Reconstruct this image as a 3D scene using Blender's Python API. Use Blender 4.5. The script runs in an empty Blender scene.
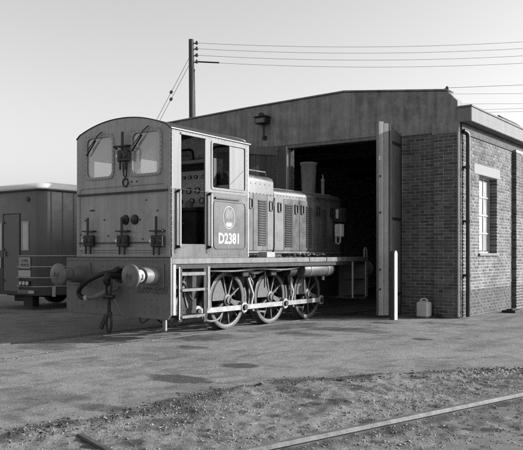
import bpy, bmesh, math, random
import numpy as np
from mathutils import Vector, Matrix
R = math.radians
random.seed(7); rng = np.random.default_rng(11)
scene = bpy.context.scene
COL = scene.collection

# ------------------------------------------------------------------ camera, sky, sun, exposure
cam_d = bpy.data.cameras.new('camera'); cam = bpy.data.objects.new('camera', cam_d); COL.objects.link(cam)
cam.location = (9.4145, -11.0470, 1.41); cam.rotation_euler = (R(90), 0, R(35.4978))
cam_d.sensor_width = 36; cam_d.lens = 748 / 523 * 36; cam_d.shift_y = 29 / 523
cam_d.clip_start = 0.1; cam_d.clip_end = 3000
scene.camera = cam
SUN_AZ, SUN_EL = 52.2, 20.0            # azimuth clockwise from +Y
world = bpy.data.worlds.new('World'); scene.world = world; world.use_nodes = True
nt = world.node_tree; nt.nodes.clear()
sky = nt.nodes.new('ShaderNodeTexSky'); sky.sky_type = 'NISHITA'; sky.sun_disc = False
sky.sun_elevation = R(SUN_EL); sky.sun_rotation = R(SUN_AZ); sky.dust_density = 3.0; sky.air_density = 1.3
bw = nt.nodes.new('ShaderNodeRGBToBW'); bg = nt.nodes.new('ShaderNodeBackground'); wo = nt.nodes.new('ShaderNodeOutputWorld')
bg.inputs['Strength'].default_value = 0.14
nt.links.new(sky.outputs[0], bw.inputs[0]); nt.links.new(bw.outputs[0], bg.inputs['Color']); nt.links.new(bg.outputs[0], wo.inputs[0])
sun_d = bpy.data.lights.new('sun', 'SUN'); sun = bpy.data.objects.new('sun', sun_d); COL.objects.link(sun)
sun_d.energy = 4.2; sun_d.angle = R(0.5); sun_d.color = (1, 1, 1)
sv = Vector((math.sin(R(SUN_AZ)) * math.cos(R(SUN_EL)), math.cos(R(SUN_AZ)) * math.cos(R(SUN_EL)), math.sin(R(SUN_EL))))
sun.rotation_euler = sv.to_track_quat('Z', 'Y').to_euler(); sun.location = sv * 60
vs = scene.view_settings
vs.view_transform = 'Standard'; vs.look = 'None'; vs.gamma = 1; vs.exposure = 1.0; vs.use_curve_mapping = False
scene.render.engine = 'CYCLES'; scene.cycles.use_denoising = False

# ------------------------------------------------------------------ materials (a monochrome place: greys only)
def mat(name, base, rough=0.6, metal=0.0, var=0.25, scale=5.0, bump=0.15, streak=0.0, rnd=0.0, island=False, fine=60.0, spec=0.4, dust=0.0, blotch=0.0):
    m = bpy.data.materials.new(name); m.use_nodes = True; t = m.node_tree; N = t.nodes; L = t.links
    b = N['Principled BSDF']; b.inputs['Roughness'].default_value = rough; b.inputs['Metallic'].default_value = metal
    b.inputs['Specular IOR Level'].default_value = spec
    tc = N.new('ShaderNodeTexCoord')
    def noise(sc, det=5, vec=None):
        n = N.new('ShaderNodeTexNoise'); n.inputs['Scale'].default_value = sc; n.inputs['Detail'].default_value = det
        n.inputs['Roughness'].default_value = 0.6
        L.new(vec or tc.outputs['Object'], n.inputs['Vector']); return n.outputs['Fac']
    def mth(op, a, c, d=None):
        n = N.new('ShaderNodeMath'); n.operation = op
        for i, x in enumerate((a, c, d)):
            if x is None: continue
            if isinstance(x, (int, float)): n.inputs[i].default_value = x
            else: L.new(x, n.inputs[i])
        return n.outputs[0]
    n1 = noise(scale); n2 = noise(fine, 3)
    k = mth('MULTIPLY_ADD', mth('SUBTRACT', n1, 0.5), 3.2 * var, 1.0)
    k = mth('ADD', k, mth('MULTIPLY', mth('SUBTRACT', n2, 0.5), 1.5 * var))
    if streak:
        mp = N.new('ShaderNodeMapping'); mp.inputs['Scale'].default_value = (7, 7, 0.45)
        L.new(tc.outputs['Object'], mp.inputs['Vector'])
        s = noise(1.6, 6, mp.outputs[0])
        k = mth('ADD', k, mth('MULTIPLY', mth('SUBTRACT', s, 0.52), 3.5 * streak))
    if blotch:
        q = noise(1.1, 7)
        mr = N.new('ShaderNodeMapRange'); mr.inputs[1].default_value = 0.5; mr.inputs[2].default_value = 0.68
        L.new(q, mr.inputs[0]); k = mth('ADD', k, mth('MULTIPLY', mr.outputs[0], blotch))
    if rnd:
        oi = N.new('ShaderNodeObjectInfo'); k = mth('MULTIPLY', k, mth('MULTIPLY_ADD', oi.outputs['Random'], 2 * rnd, 1 - rnd))
    if island:
        g = N.new('ShaderNodeNewGeometry'); k = mth('MULTIPLY', k, mth('MULTIPLY_ADD', g.outputs['Random Per Island'], 0.85, 0.55))
    v = mth('MAXIMUM', mth('MULTIPLY', k, base), base * 0.15)
    if dust:       # pale dust lying on faces that look up
        g = N.new('ShaderNodeNewGeometry'); sx = N.new('ShaderNodeSeparateXYZ'); L.new(g.outputs['Normal'], sx.inputs[0])
        up = mth('MULTIPLY', mth('MAXIMUM', sx.outputs['Z'], 0.0), mth('MULTIPLY', n1, dust))
        v = mth('ADD', v, mth('MULTIPLY', up, 0.35))
    cb = N.new('ShaderNodeCombineColor')
    for i in range(3): L.new(v, cb.inputs[i])
    L.new(cb.outputs[0], b.inputs['Base Color'])
    rr = mth('ADD', mth('MULTIPLY', mth('SUBTRACT', n1, 0.5), 0.5), rough); L.new(rr, b.inputs['Roughness'])
    if bump:
        bp = N.new('ShaderNodeBump'); bp.inputs['Strength'].default_value = bump; bp.inputs['Distance'].default_value = 0.01
        L.new(n2, bp.inputs['Height']); L.new(bp.outputs[0], b.inputs['Normal'])
    return m
M = {}
M['paint'] = mat('engine paint', 0.042, 0.42, var=0.42, scale=5, streak=0.40, bump=0.12, fine=25, blotch=0.8)
M['rear_paint'] = mat('rear cab paint', 0.26, 0.5, var=0.20, scale=4, streak=0.24, bump=0.10, fine=25, blotch=0.15)
M['beam'] = mat('buffer beam paint', 0.12, 0.55, var=0.22, scale=5, streak=0.08, bump=0.12, fine=30)
M['black'] = mat('black iron', 0.009, 0.5, var=0.3, bump=0.2)
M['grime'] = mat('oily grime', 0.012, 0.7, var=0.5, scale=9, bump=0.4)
M['cream'] = mat('cream paint', 0.165, 0.55, var=0.13, scale=5, streak=0.22, bump=0.05, spec=0.2, blotch=-0.12)
M['white'] = mat('white paint', 0.34, 0.5, var=0.12, scale=8, bump=0.05)
M['dim_white'] = mat('dirty white paint', 0.21, 0.5, var=0.25, scale=10, bump=0.08)
M['steel'] = mat('bright steel', 0.24, 0.38, metal=0.35, var=0.15, scale=7, bump=0.05)
M['wheel'] = mat('worn wheel metal', 0.052, 0.5, var=0.6, scale=9, bump=0.35, dust=0.1)
M['plate'] = mat('running plate paint', 0.095, 0.55, var=0.5, scale=6, streak=0.35, bump=0.15)
M['head'] = mat('buffer head iron', 0.11, 0.45, var=0.35, scale=9, bump=0.2)
M['interior'] = mat('cab interior paint', 0.55, 0.5, var=0.2, scale=4)
M['panel'] = mat('instrument panel', 0.42, 0.5, var=0.25)
M['rubber'] = mat('hose rubber', 0.012, 0.6, var=0.3, scale=12, bump=0.2)
M['brick'] = mat('brick', 0.085, 0.85, var=0.28, scale=14, bump=0.5, rnd=0.36, fine=90)
M['brick_mass'] = mat('brick mass', 0.095, 0.85, blotch=-0.3, var=0.28, scale=14, bump=0.5, island=True, fine=90)
M['brick_dark'] = mat('dark low brick', 0.04, 0.8, var=0.3, scale=14, bump=0.5, island=True, fine=90)
M['mortar'] = mat('mortar', 0.36, 0.95, blotch=-0.4, var=0.3, scale=20, bump=0.6, fine=120)
M['mortar_dark'] = mat('dark mortar', 0.14, 0.95, var=0.3, scale=9, bump=0.6, fine=120)
M['concrete'] = mat('weathered concrete', 0.19, 0.9, var=0.38, scale=3.5, bump=0.8, streak=0.34, fine=22, blotch=-0.35)
M['coping'] = mat('pale concrete coping', 0.17, 0.9, var=0.22, scale=4, bump=0.5, streak=0.2, fine=60)
M['lintel'] = mat('painted lintel', 0.18, 0.8, var=0.15, scale=6, bump=0.2)
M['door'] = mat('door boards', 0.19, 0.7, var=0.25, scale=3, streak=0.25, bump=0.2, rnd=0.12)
M['door_shaded'] = mat('shaded door boards', 0.07, 0.7, var=0.25, scale=3, streak=0.25, bump=0.2, rnd=0.3)  # door boards with shade put into a darker colour
M['inside'] = mat('sooty inside wall', 0.42, 0.9, var=0.3, scale=2)
M['wood'] = mat('weathered timber', 0.05, 0.85, var=0.35, scale=5, streak=0.4, bump=0.5)
M['post'] = mat('sunlit post paint', 0.28, 0.75, var=0.25, scale=8, streak=0.3, bump=0.3)
M['pipe'] = mat('black pipe', 0.02, 0.35, var=0.3, bump=0.1)
M['grey_pipe'] = mat('grey pipe', 0.2, 0.5, var=0.2)
M['trailer'] = mat('trailer paint', 0.078, 0.45, var=0.12, scale=3, streak=0.1, bump=0.04)
M['trailer_roof'] = mat('white roof', 0.5, 0.6, var=0.1, scale=2, bump=0.05)
M['trim'] = mat('trim strip', 0.28, 0.4, metal=0.2, var=0.15)
M['sign'] = mat('sign plate', 0.26, 0.5, var=0.1)
M['plastic'] = mat('pale plastic', 0.42, 0.4, var=0.12, scale=9, bump=0.1)
M['tyre'] = mat('tyre rubber', 0.02, 0.8, var=0.3)
M['chalk'] = mat('chalk', 0.035, 0.95, var=0.3)
M['rail'] = mat('rail head steel', 0.085, 0.42, metal=0.3, var=0.3, scale=9, bump=0.15, dust=0.2)
M['rust'] = mat('rusty rail side', 0.07, 0.8, var=0.4, scale=14, bump=0.4)
M['stone'] = mat('gravel stones', 0.165, 0.9, var=0.2, scale=30, bump=0.3, island=True)
M['clod'] = mat('soil clods', 0.035, 0.95, var=0.3, scale=30, bump=0.3, island=True)
M['slab'] = mat('gritty slab', 0.1, 0.9, var=0.4, scale=9, bump=0.6, fine=120)
M['curtain'] = mat('whitewashed pane', 0.3, 0.35, var=0.14, scale=5, streak=0.2, bump=0.02)
M['iron'] = mat('lamp iron', 0.01, 0.5, var=0.3)
M['lens'] = mat('lens', 0.85, 0.15, var=0.05)
M['insul'] = mat('insulator', 0.05, 0.3, var=0.1)
def glass(name, tint=0.75, rough=0.03, alpha=0.25):
    m = bpy.data.materials.new(name); m.use_nodes = True; N = m.node_tree.nodes; L = m.node_tree.links
    N.remove(N['Principled BSDF']); o = N['Material Output']
    g = N.new('ShaderNodeBsdfGlossy'); g.inputs['Roughness'].default_value = rough; g.inputs['Color'].default_value = (.9, .9, .9, 1)
    t = N.new('ShaderNodeBsdfTransparent'); t.inputs['Color'].default_value = (tint, tint, tint, 1)
    d = N.new('ShaderNodeBsdfDiffuse'); d.inputs['Color'].default_value = (.6, .6, .6, 1)
    fr = N.new('ShaderNodeLayerWeight'); fr.inputs['Blend'].default_value = 0.14
    m1 = N.new('ShaderNodeMixShader'); L.new(fr.outputs['Facing'], m1.inputs[0]); L.new(t.outputs[0], m1.inputs[1]); L.new(g.outputs[0], m1.inputs[2])
    m2 = N.new('ShaderNodeMixShader'); m2.inputs[0].default_value = alpha; L.new(m1.outputs[0], m2.inputs[1]); L.new(d.outputs[0], m2.inputs[2])
    L.new(m2.outputs[0], o.inputs['Surface']); return m
M['glass'] = glass('dusty glass', 0.8, 0.02, 0.30)
M['dark_glass'] = glass('dark glass', 0.5, 0.05, 0.05)

# ------------------------------------------------------------------ builders
ORIGIN = {}
def thing(name, label, cat, loc, group=None, kind=None):
    o = bpy.data.objects.new(name, None); COL.objects.link(o); o.location = loc; o.empty_display_size = 0.2
    o['label'] = label; o['category'] = cat
    if group: o['group'] = group
    if kind: o['kind'] = kind
    ORIGIN[o] = Vector(loc); return o
def tag(o, label=None, cat=None, group=None, kind=None):
    if label: o['label'] = label
    if cat: o['category'] = cat
    if group: o['group'] = group
    if kind: o['kind'] = kind
    return o
def frame(axis):
    a = Vector(axis).normalized(); h = Vector((0, 0, 1)) if abs(a.z) < 0.9 else Vector((1, 0, 0))
    u = a.cross(h).normalized(); return a, u, a.cross(u).normalized()
class MB:
    def __init__(s): s.v = []; s.f = []
    def add(s, vs_, fs):
        o = len(s.v); s.v += [tuple(p) for p in vs_]; s.f += [tuple(i + o for i in q) for q in fs]; return s
    def box(s, a, b):
        x0, y0, z0 = [min(p, q) for p, q in zip(a, b)]; x1, y1, z1 = [max(p, q) for p, q in zip(a, b)]
        return s.add([(x0,y0,z0),(x1,y0,z0),(x1,y1,z0),(x0,y1,z0),(x0,y0,z1),(x1,y0,z1),(x1,y1,z1),(x0,y1,z1)],
                     [(0,3,2,1),(4,5,6,7),(0,1,5,4),(1,2,6,5),(2,3,7,6),(3,0,4,7)])
    def bar(s, p, q, w, h, up=(0, 0, 1)):
        p, q = Vector(p), Vector(q); a = (q - p).normalized(); u = a.cross(Vector(up)).normalized() * w / 2; n = u.cross(a).normalized() * h / 2
        c = [p-u-n, p+u-n, p+u+n, p-u+n, q-u-n, q+u-n, q+u+n, q-u+n]
        return s.add(c, [(0,1,2,3),(7,6,5,4),(0,4,5,1),(1,5,6,2),(2,6,7,3),(3,7,4,0)])
    def cyl(s, p, q, r, n=12, r2=None):
        r2 = r if r2 is None else r2; p, q = Vector(p), Vector(q); a, u, w = frame(q - p); c = []
        for P, rr in ((p, r), (q, r2)):
            for i in range(n):
                t = 2 * math.pi * i / n; c.append(P + rr * (u * math.cos(t) + w * math.sin(t)))
        return s.add(c, [(i, n + i, n + (i + 1) % n, (i + 1) % n) for i in range(n)] + [tuple(range(n)), tuple(reversed(range(n, 2 * n)))])
    def lathe(s, p, axis, prof, n=20, closed=False):       # prof: (distance along axis, radius)
        p = Vector(p); a, u, w = frame(axis); c = []
        for d, r in prof:
            for i in range(n):
                t = 2 * math.pi * i / n; c.append(p + a * d + max(r, 1e-4) * (u * math.cos(t) + w * math.sin(t)))
        k = len(prof); f = [(j*n+i, (j+1)*n+i, (j+1)*n+(i+1)%n, j*n+(i+1)%n) for j in range(k-1) for i in range(n)]
        if closed: return s.add(c, f + [((k-1)*n+i, i, (i+1)%n, (k-1)*n+(i+1)%n) for i in range(n)])
        return s.add(c, f + [tuple(range(n)), tuple(reversed(range((k-1)*n, k*n)))])
    def tube(s, path, r, n=8):
        P = [Vector(p) for p in path]; c = []; k = len(P); pu = None
        for j in range(k):
            d = (P[min(j+1, k-1)] - P[max(j-1, 0)]).normalized()
            if pu is None: pu = frame(d)[1]
            u = (pu - d * pu.dot(d)).normalized(); w = d.cross(u); pu = u
            rr = r[j] if isinstance(r, (list, tuple)) else r
            for i in range(n):
                t = 2 * math.pi * i / n; c.append(P[j] + rr * (u * math.cos(t) + w * math.sin(t)))
        f = [(j*n+i, j*n+(i+1)%n, (j+1)*n+(i+1)%n, (j+1)*n+i) for j in range(k-1) for i in range(n)]
        return s.add(c, f + [tuple(reversed(range(n))), tuple(range((k-1)*n, k*n))])
    def plate(s, outer, holes, place, w0, w1):   # a plate with holes; place(u, v, w) -> world
        bm = bmesh.new(); loops = []
        for lp in [outer] + list(holes):
            vsx = [bm.verts.new((p[0], p[1], 0)) for p in lp]
            loops.append(vsx)
            for i in range(len(vsx)): bm.edges.new((vsx[i], vsx[(i+1) % len(vsx)]))
        bmesh.ops.triangle_fill(bm, use_beauty=True, use_dissolve=False, edges=bm.edges[:], normal=(0, 0, 1))
        bm.verts.index_update(); n = len(bm.verts)
        vv = [v.co.copy() for v in bm.verts]; ff = [[v.index for v in f.verts] for f in bm.faces]
        out = [place(v.x, v.y, w1) for v in vv] + [place(v.x, v.y, w0) for v in vv]
        fs = [tuple(f) for f in ff] + [tuple(i + n for i in reversed(f)) for f in ff]
        for lp in loops:
            ids = [v.index for v in lp]
            for i in range(len(ids)):
                a, b = ids[i], ids[(i+1) % len(ids)]; fs.append((a, b, b + n, a + n))
        bm.free(); return s.add(out, fs)
    def build(s, name, m, parent=None, bevel=0.0, ang=35, fix=True):
        o0 = Vector((0, 0, 0)); r = parent
        while r is not None and r not in ORIGIN: r = r.parent
        if r is not None: o0 = ORIGIN[r]
        me = bpy.data.meshes.new(name); me.from_pydata([tuple(Vector(p) - o0) for p in s.v], [], s.f)
        if fix:
            bm = bmesh.new(); bm.from_mesh(me); bmesh.ops.recalc_face_normals(bm, faces=bm.faces[:])
            if bevel:
                es = [e for e in bm.edges if len(e.link_faces) == 2 and e.calc_face_angle(0) > R(30)]
                bmesh.ops.bevel(bm, geom=es, offset=bevel, segments=1, affect='EDGES', clamp_overlap=True)
            bm.to_mesh(me); bm.free()
        me.materials.append(m if not isinstance(m, str) else M[m]); me.shade_smooth(); me.set_sharp_from_angle(angle=R(ang))
        o = bpy.data.objects.new(name, me); COL.objects.link(o)
        if parent is not None: o.parent = parent
        return o
def rrect(x0, x1, y0, y1, r, n=4):
    p = []
    for cx, cy, a in ((x1-r, y1-r, 0), (x0+r, y1-r, 90), (x0+r, y0+r, 180), (x1-r, y0+r, 270)):
        for i in range(n + 1):
            t = R(a + 90 * i / n); p.append((cx + r * math.cos(t), cy + r * math.sin(t)))
    return p
def rect(x0, x1, y0, y1): return [(x0, y0), (x1, y0), (x1, y1), (x0, y1)]
def onX(X): return lambda u, v, w: Vector((X + w, u, v))        # u = Y, v = Z, w outwards (+X)
def onY(Y): return lambda u, v, w: Vector((u, Y - w, v))        # u = X, v = Z, w outwards (-Y)
def bez(pts, n=8):
    out = []
    P = [Vector(p) for p in pts]; P = [2*P[0]-P[1]] + P + [2*P[-1]-P[-2]]
    for i in range(1, len(P) - 2):
        for k in range(n):
            t = k / n; a, b, c, d = P[i-1:i+3]
            out.append(0.5 * ((2*b) + (c-a)*t + (2*a-5*b+4*c-d)*t*t + (-a+3*b-3*c+d)*t**3))
    out.append(P[-2]); return out
def text_mesh(name, txt, h, width, place, m, parent, depth=0.003, thick=0.02):
    cu = bpy.data.curves.new(name, 'FONT'); cu.body = txt; cu.size = 1; cu.offset = thick; cu.resolution_u = 3; cu.extrude = 0.0
    o = bpy.data.objects.new(name, cu); COL.objects.link(o)
    dg = bpy.context.evaluated_depsgraph_get(); dg.update(); me0 = o.evaluated_get(dg).to_mesh()
    vv = np.array([v.co[:] for v in me0.vertices]); ff = [list(p.vertices) for p in me0.polygons]
    o.evaluated_get(dg).to_mesh_clear(); bpy.data.objects.remove(o); bpy.data.curves.remove(cu)
    mn, mx = vv.min(0), vv.max(0); sx = width / (mx[0]-mn[0]); sy = h / (mx[1]-mn[1]); b = MB(); n = len(vv)
    b.v = [tuple(place((v[0]-mn[0])*sx, (v[1]-mn[1])*sy, depth)) for v in vv]; b.f = [tuple(f) for f in ff]
    return b.build(name, m, parent, fix=False)

# ------------------------------------------------------------------ ground
def vnoise(x, y, seed=0):
    xi = np.floor(x).astype(np.int64); yi = np.floor(y).astype(np.int64); fx = x - xi; fy = y - yi
    def h(a, b):
        n = (a * 374761393 + b * 668265263 + seed * 1442695041) & 0x7fffffff
        n = ((n ^ (n >> 13)) * 1274126177) & 0x7fffffff; n = n ^ (n >> 16); return (n % 65536) / 65535.0
    sx = fx*fx*(3-2*fx); sy = fy*fy*(3-2*fy)
    return (h(xi,yi)*(1-sx)+h(xi+1,yi)*sx)*(1-sy) + (h(xi,yi+1)*(1-sx)+h(xi+1,yi+1)*sx)*sy - 0.5
def fbm(x, y, sc, o=4, seed=0):
    t = 0; a = 1
    for i in range(o): t = t + a * vnoise(x*sc, y*sc, seed + i); sc *= 2.03; a *= 0.52
    return t
EY = np.array([-9, -7.45, -6.97, -6.23, -5.41, -4.71, -3.98, -2.95, -1.64, 0.2, 3]); EX = np.array([4.2, 4.32, 4.45, 4.52, 4.55, 4.75, 4.95, 5.64, 6.68, 8.2, 10.5])
RA, RB = np.array([6.26, -6.62]), np.array([7.18, -3.38]); RD = (RB - RA) / np.linalg.norm(RB - RA); RN = np.array([RD[1], -RD[0]])
def edge_d(x, y): return x - np.interp(y, EY, EX) + 0.35 * fbm(x, y, 1.3, 4, 5)
def rail_d(x, y): return (x - RA[0]) * RN[0] + (y - RA[1]) * RN[1]
def sstep(a, b, x): t = np.clip((x - a) / (b - a), 0, 1); return t*t*(3-2*t)
def gheight(x, y):
    near = np.exp(-((np.maximum(0, np.hypot(x - 5, y + 4) - 14)) / 6) ** 2)
    d = edge_d(x, y)
    h = 0.008 * fbm(x, y, 0.8, 3, 1) + 0.004 * fbm(x, y, 6, 3, 2)
    rough = sstep(0.0, 0.35, d)
    h = h + rough * (0.018 * fbm(x, y, 2.6, 4, 3) + 0.020 * fbm(x, y, 15, 3, 4))
    ridge = np.exp(-((d - 0.12) / 0.16) ** 2); h = h + ridge * (0.002 + 0.05 * np.maximum(0, fbm(x, y, 7.0, 4, 8)))
    r = rail_d(x, y); h = np.where((r > 0.0), h * 0.8, h)
    h = h - 0.018 * np.exp(-(r / 0.03) ** 2) - 0.015 * rough - 0.006 * sstep(0, .4, r)
    for X in (0.76, -0.76):        # dirt filled flangeways beside the set-in rails of the siding
        k = (y < 5) ; h = h - np.where(k, (0.030 + 0.02 * fbm(x, y, 5, 2, 6)) * np.exp(-((x - X * 0.93) / 0.045) ** 2), 0)
    return -0.012 + h * near
def axis(segs):
    out = [segs[0][0]]
    for a, b, st in segs:
        n = max(1, int(round((b - a) / st))); out += list(np.linspace(a, b, n + 1)[1:])
    return np.array(out)
xs = axis([(-900, -200, 175), (-200, -40, 40), (-40, -6, 4), (-6, -1, 0.2), (-1, 3, 0.045), (3, 8.8, 0.024), (8.8, 14, 0.2), (14, 40, 4), (40, 200, 40), (200, 900, 175)])
ys = axis([(-900, -200, 175), (-200, -40, 40), (-40, -9, 4), (-9, -8, 0.1), (-8, -2, 0.024), (-2, 4, 0.05), (4, 12, 0.4), (12, 40, 4), (40, 200, 40), (200, 900, 175)])
GX, GY = np.meshgrid(xs, ys); GZ = gheight(GX, GY)
nx, ny = len(xs), len(ys)
me = bpy.data.meshes.new('ground'); co = np.stack([GX, GY, GZ], -1).reshape(-1, 3)
ii = (np.arange(ny-1)[:, None]*nx + np.arange(nx-1)[None, :]).ravel(); q = np.stack([ii, ii+1, ii+nx+1, ii+nx], -1)
me.vertices.add(len(co)); me.vertices.foreach_set('co', co.ravel()); me.loops.add(q.size); me.loops.foreach_set('vertex_index', q.ravel())
me.polygons.add(len(q)); me.polygons.foreach_set('loop_start', np.arange(len(q))*4); me.update(calc_edges=True); me.shade_smooth()
at = me.attributes.new('rough', 'FLOAT', 'POINT'); at.data.foreach_set('value', sstep(-0.05, 0.3, edge_d(GX, GY)).ravel())
at = me.attributes.new('soil', 'FLOAT', 'POINT')
soil = 1.2 * np.exp(-((edge_d(GX, GY) - 0.03) / 0.07) ** 2) * sstep(-0.35, 0.0, fbm(GX, GY, 2.6, 5, 22)) + 0.8 * np.exp(-((edge_d(GX, GY) - 0.05) / 0.2) ** 2) * sstep(-0.15, 0.2, fbm(GX, GY, 3.2, 5, 21)) + 0.65 * sstep(0.1, 0.4, edge_d(GX, GY)) * sstep(0.16, 0.36, fbm(GX, GY, 3.4, 5, 23))
soil = soil + 0.6 * np.exp(-((rail_d(GX, GY) - 0.11) / 0.07) ** 2) + sstep(0.05, 0.2, rail_d(GX, GY)) * (0.12 + 0.35 * sstep(-.1, .3, fbm(GX, GY, 2.6, 5, 27)))
for X in (0.72, -0.72): soil = soil + 0.6 * np.exp(-((GX - X * 0.93) / 0.06) ** 2) * (GY < 5) * sstep(-0.3, 0.2, fbm(GX, GY, 3, 3, 9))
for (sx_, sy_, rx, ry, st) in ((3.68, -4.66, .50, .22, 1.2), (3.65, -3.42, .28, .21, 1.2), (2.0, -2.4, .36, .24, .6), (2.6, 1.3, .9, .4, .6), (2.3, 0.2, .6, .35, .55), (2.45, 3.0, .3, .22, .8),
                             (4.34, .67, .2, .18, 1.1), (2.1, -3.6, .5, .25, .4), (3.3, -6.2, .6, .3, .35), (3.6, 3.6, .7, .3, .5), (1.2, -1.2, .5, .6, .7), (1.3, 1.0, .4, 1.2, .6), (4.2, -6.3, .3, .15, .6), (0.0, -3.6, .6, .4, .4)):
    dd = np.hypot((GX - sx_) / rx, (GY - sy_) / ry) + 0.4 * fbm(GX, GY, 2.4, 3, 31) + 0.35 * fbm(GX, GY, 9.0, 3, 32); soil = soil + st * (1 - sstep(0.7, 1.15, dd))
wx, wy = GX + .4 * fbm(GX, GY, .7, 3, 51), GY + .4 * fbm(GX, GY, .7, 3, 52)
soil = soil + 0.24 * sstep(.02, .38, fbm(wx * 1.7, wy * .55, 1.1, 5, 53)) + 0.30 * sstep(.05, .30, fbm(wx, wy, 3.4, 4, 54)) + 0.22 * sstep(.1, .3, fbm(wx, wy * .4, 8, 3, 55))
for off, am in ((-.55, .28), (1.0, .24)):
    soil = soil + am * np.exp(-((wx - (2.6 + off + .12 * wy)) / .12) ** 2) * sstep(-.2, .3, fbm(GX, GY, 2.2, 3, 56))
at.data.foreach_set('value', np.clip(soil, 0, 1).ravel())
gm = bpy.data.materials.new('yard surface'); gm.use_nodes = True; t = gm.node_tree; N = t.nodes; L = t.links; b = N['Principled BSDF']
b.inputs['Roughness'].default_value = 0.92; b.inputs['Specular IOR Level'].default_value = 0.2
tc = N.new('ShaderNodeTexCoord')
def gn(sc, det=6, ro=0.6):
    n = N.new('ShaderNodeTexNoise'); n.inputs['Scale'].default_value = sc; n.inputs['Detail'].default_value = det; n.inputs['Roughness'].default_value = ro
    L.new(tc.outputs['Object'], n.inputs['Vector']); return n.outputs['Fac']
def gmath(op, a, c, d=None):
    n = N.new('ShaderNodeMath'); n.operation = op
    for i, x in enumerate((a, c, d)):
        if x is None: continue
        if isinstance(x, (int, float)): n.inputs[i].default_value = x
        else: L.new(x, n.inputs[i])
    return n.outputs[0]
def attr(nm):
    n = N.new('ShaderNodeAttribute'); n.attribute_name = nm; return n.outputs['Fac']
vor = N.new('ShaderNodeTexVoronoi'); vor.inputs['Scale'].default_value = 55; L.new(tc.outputs['Object'], vor.inputs['Vector'])
spk = N.new('ShaderNodeMapRange'); spk.inputs[1].default_value = 0.0; spk.inputs[2].default_value = 0.35; spk.inputs[3].default_value = 1; spk.inputs[4].default_value = 0
L.new(vor.outputs['Distance'], spk.inputs[0])
sepc = N.new('ShaderNodeSeparateColor'); L.new(vor.outputs['Color'], sepc.inputs[0])
peb = gmath('MULTIPLY', spk.outputs[0], gmath('GREATER_THAN', sepc.outputs[0], 0.82))
big = gn(0.55, 6); mid = gn(4, 8, 0.7); fin = gn(38, 4, 0.75); fin2 = gn(140, 3, 0.7)
k = gmath('ADD', gmath('MULTIPLY', gmath('SUBTRACT', big, 0.5), 0.7), 1.0)
k = gmath('ADD', k, gmath('MULTIPLY', gmath('SUBTRACT', mid, 0.5), 0.55))
k = gmath('ADD', k, gmath('MULTIPLY', gmath('SUBTRACT', fin, 0.5), 2.0))
k = gmath('ADD', k, gmath('MULTIPLY', gmath('SUBTRACT', fin2, 0.5), 1.6))
base = gmath('MULTIPLY_ADD', attr('rough'), 0.0, 0.172)
v = gmath('MULTIPLY', k, base)
v = gmath('ADD', v, gmath('MULTIPLY', peb, 0.12))
v = gmath('MULTIPLY', v, gmath('MULTIPLY_ADD', attr('soil'), -0.72, 1.0)); v = gmath('MAXIMUM', v, 0.02)
cb = N.new('ShaderNodeCombineColor')
for i in range(3): L.new(v, cb.inputs[i])
L.new(cb.outputs[0], b.inputs['Base Color'])
bp = N.new('ShaderNodeBump'); bp.inputs['Strength'].default_value = 0.8; bp.inputs['Distance'].default_value = 0.018
hh = gmath('ADD', gmath('ADD', fin, gmath('MULTIPLY', fin2, 0.5)), gmath('MULTIPLY', peb, 0.5)); L.new(hh, bp.inputs['Height']); L.new(bp.outputs[0], b.inputs['Normal'])
me.materials.append(gm); ground = bpy.data.objects.new('ground', me); COL.objects.link(ground); ground['kind'] = 'structure'

def ico():
    bm = bmesh.new(); bmesh.ops.create_icosphere(bm, subdivisions=1, radius=1); v_ = np.array([v.co[:] for v in bm.verts]); f_ = np.array([[v.index for v in f.verts] for f in bm.faces]); bm.free(); return v_, f_
IV, IF = ico()
def stones(name, px, py, size, m, label=None, flat=0.6):
    n = len(px); pz = gheight(px, py)
    V = IV[None] * (1 + 0.95 * (rng.random((n, len(IV), 1)) - 0.5)); sc = size[:, None, None] * np.stack([rng.uniform(.7, 1.3, n), rng.uniform(.7, 1.3, n), rng.uniform(.4, 1.0, n) * flat / .6 * .8], -1)[:, None, :]
    a = rng.uniform(0, 2*np.pi, n); c, s = np.cos(a)[:, None], np.sin(a)[:, None]; V = V * sc
    V = np.stack([V[..., 0]*c - V[..., 1]*s, V[..., 0]*s + V[..., 1]*c, V[..., 2]], -1) + np.stack([px, py, pz + size * 0.12], -1)[:, None, :]
    F = IF[None] + (np.arange(n) * len(IV))[:, None, None]
    me = bpy.data.meshes.new(name); V = V.reshape(-1, 3); F = F.reshape(-1, 3)
    me.vertices.add(len(V)); me.vertices.foreach_set('co', V.ravel()); me.loops.add(F.size); me.loops.foreach_set('vertex_index', F.ravel().astype(np.int32))
    me.polygons.add(len(F)); me.polygons.foreach_set('loop_start', np.arange(len(F))*3); me.update(calc_edges=True)
    me.materials.append(M[m]); o = bpy.data.objects.new(name, me); COL.objects.link(o); o['kind'] = 'stuff'
    if label: o['label'] = label
    return o
px = rng.uniform(3.6, 9, 110000); py = rng.uniform(-8, 0.5, 110000); d = edge_d(px, py); r_ = rail_d(px, py)
pr = sstep(-0.25, 0.3, d) * np.where(r_ > 0.1, 0.6, 1.0) * (np.abs(r_) > 0.06) * (0.25 + 1.2 * sstep(-0.3, 0.4, fbm(px, py, 1.4, 3, 41)))
k_ = rng.random(110000) < pr
size = 0.0022 + 0.010 * rng.random(k_.sum()) ** 6.0
stones('gravel', px[k_], py[k_], size, 'stone', 'loose pale gravel strewn over the rough ground beside the rail')
px = rng.uniform(-1, 6, 9000); py = rng.uniform(-7.5, 4, 9000); k_ = edge_d(px, py) < 0
stones('grit', px[k_], py[k_], 0.0025 + 0.006 * rng.random(k_.sum()) ** 4, 'stone', 'fine grit scattered on the yard surface')
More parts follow.
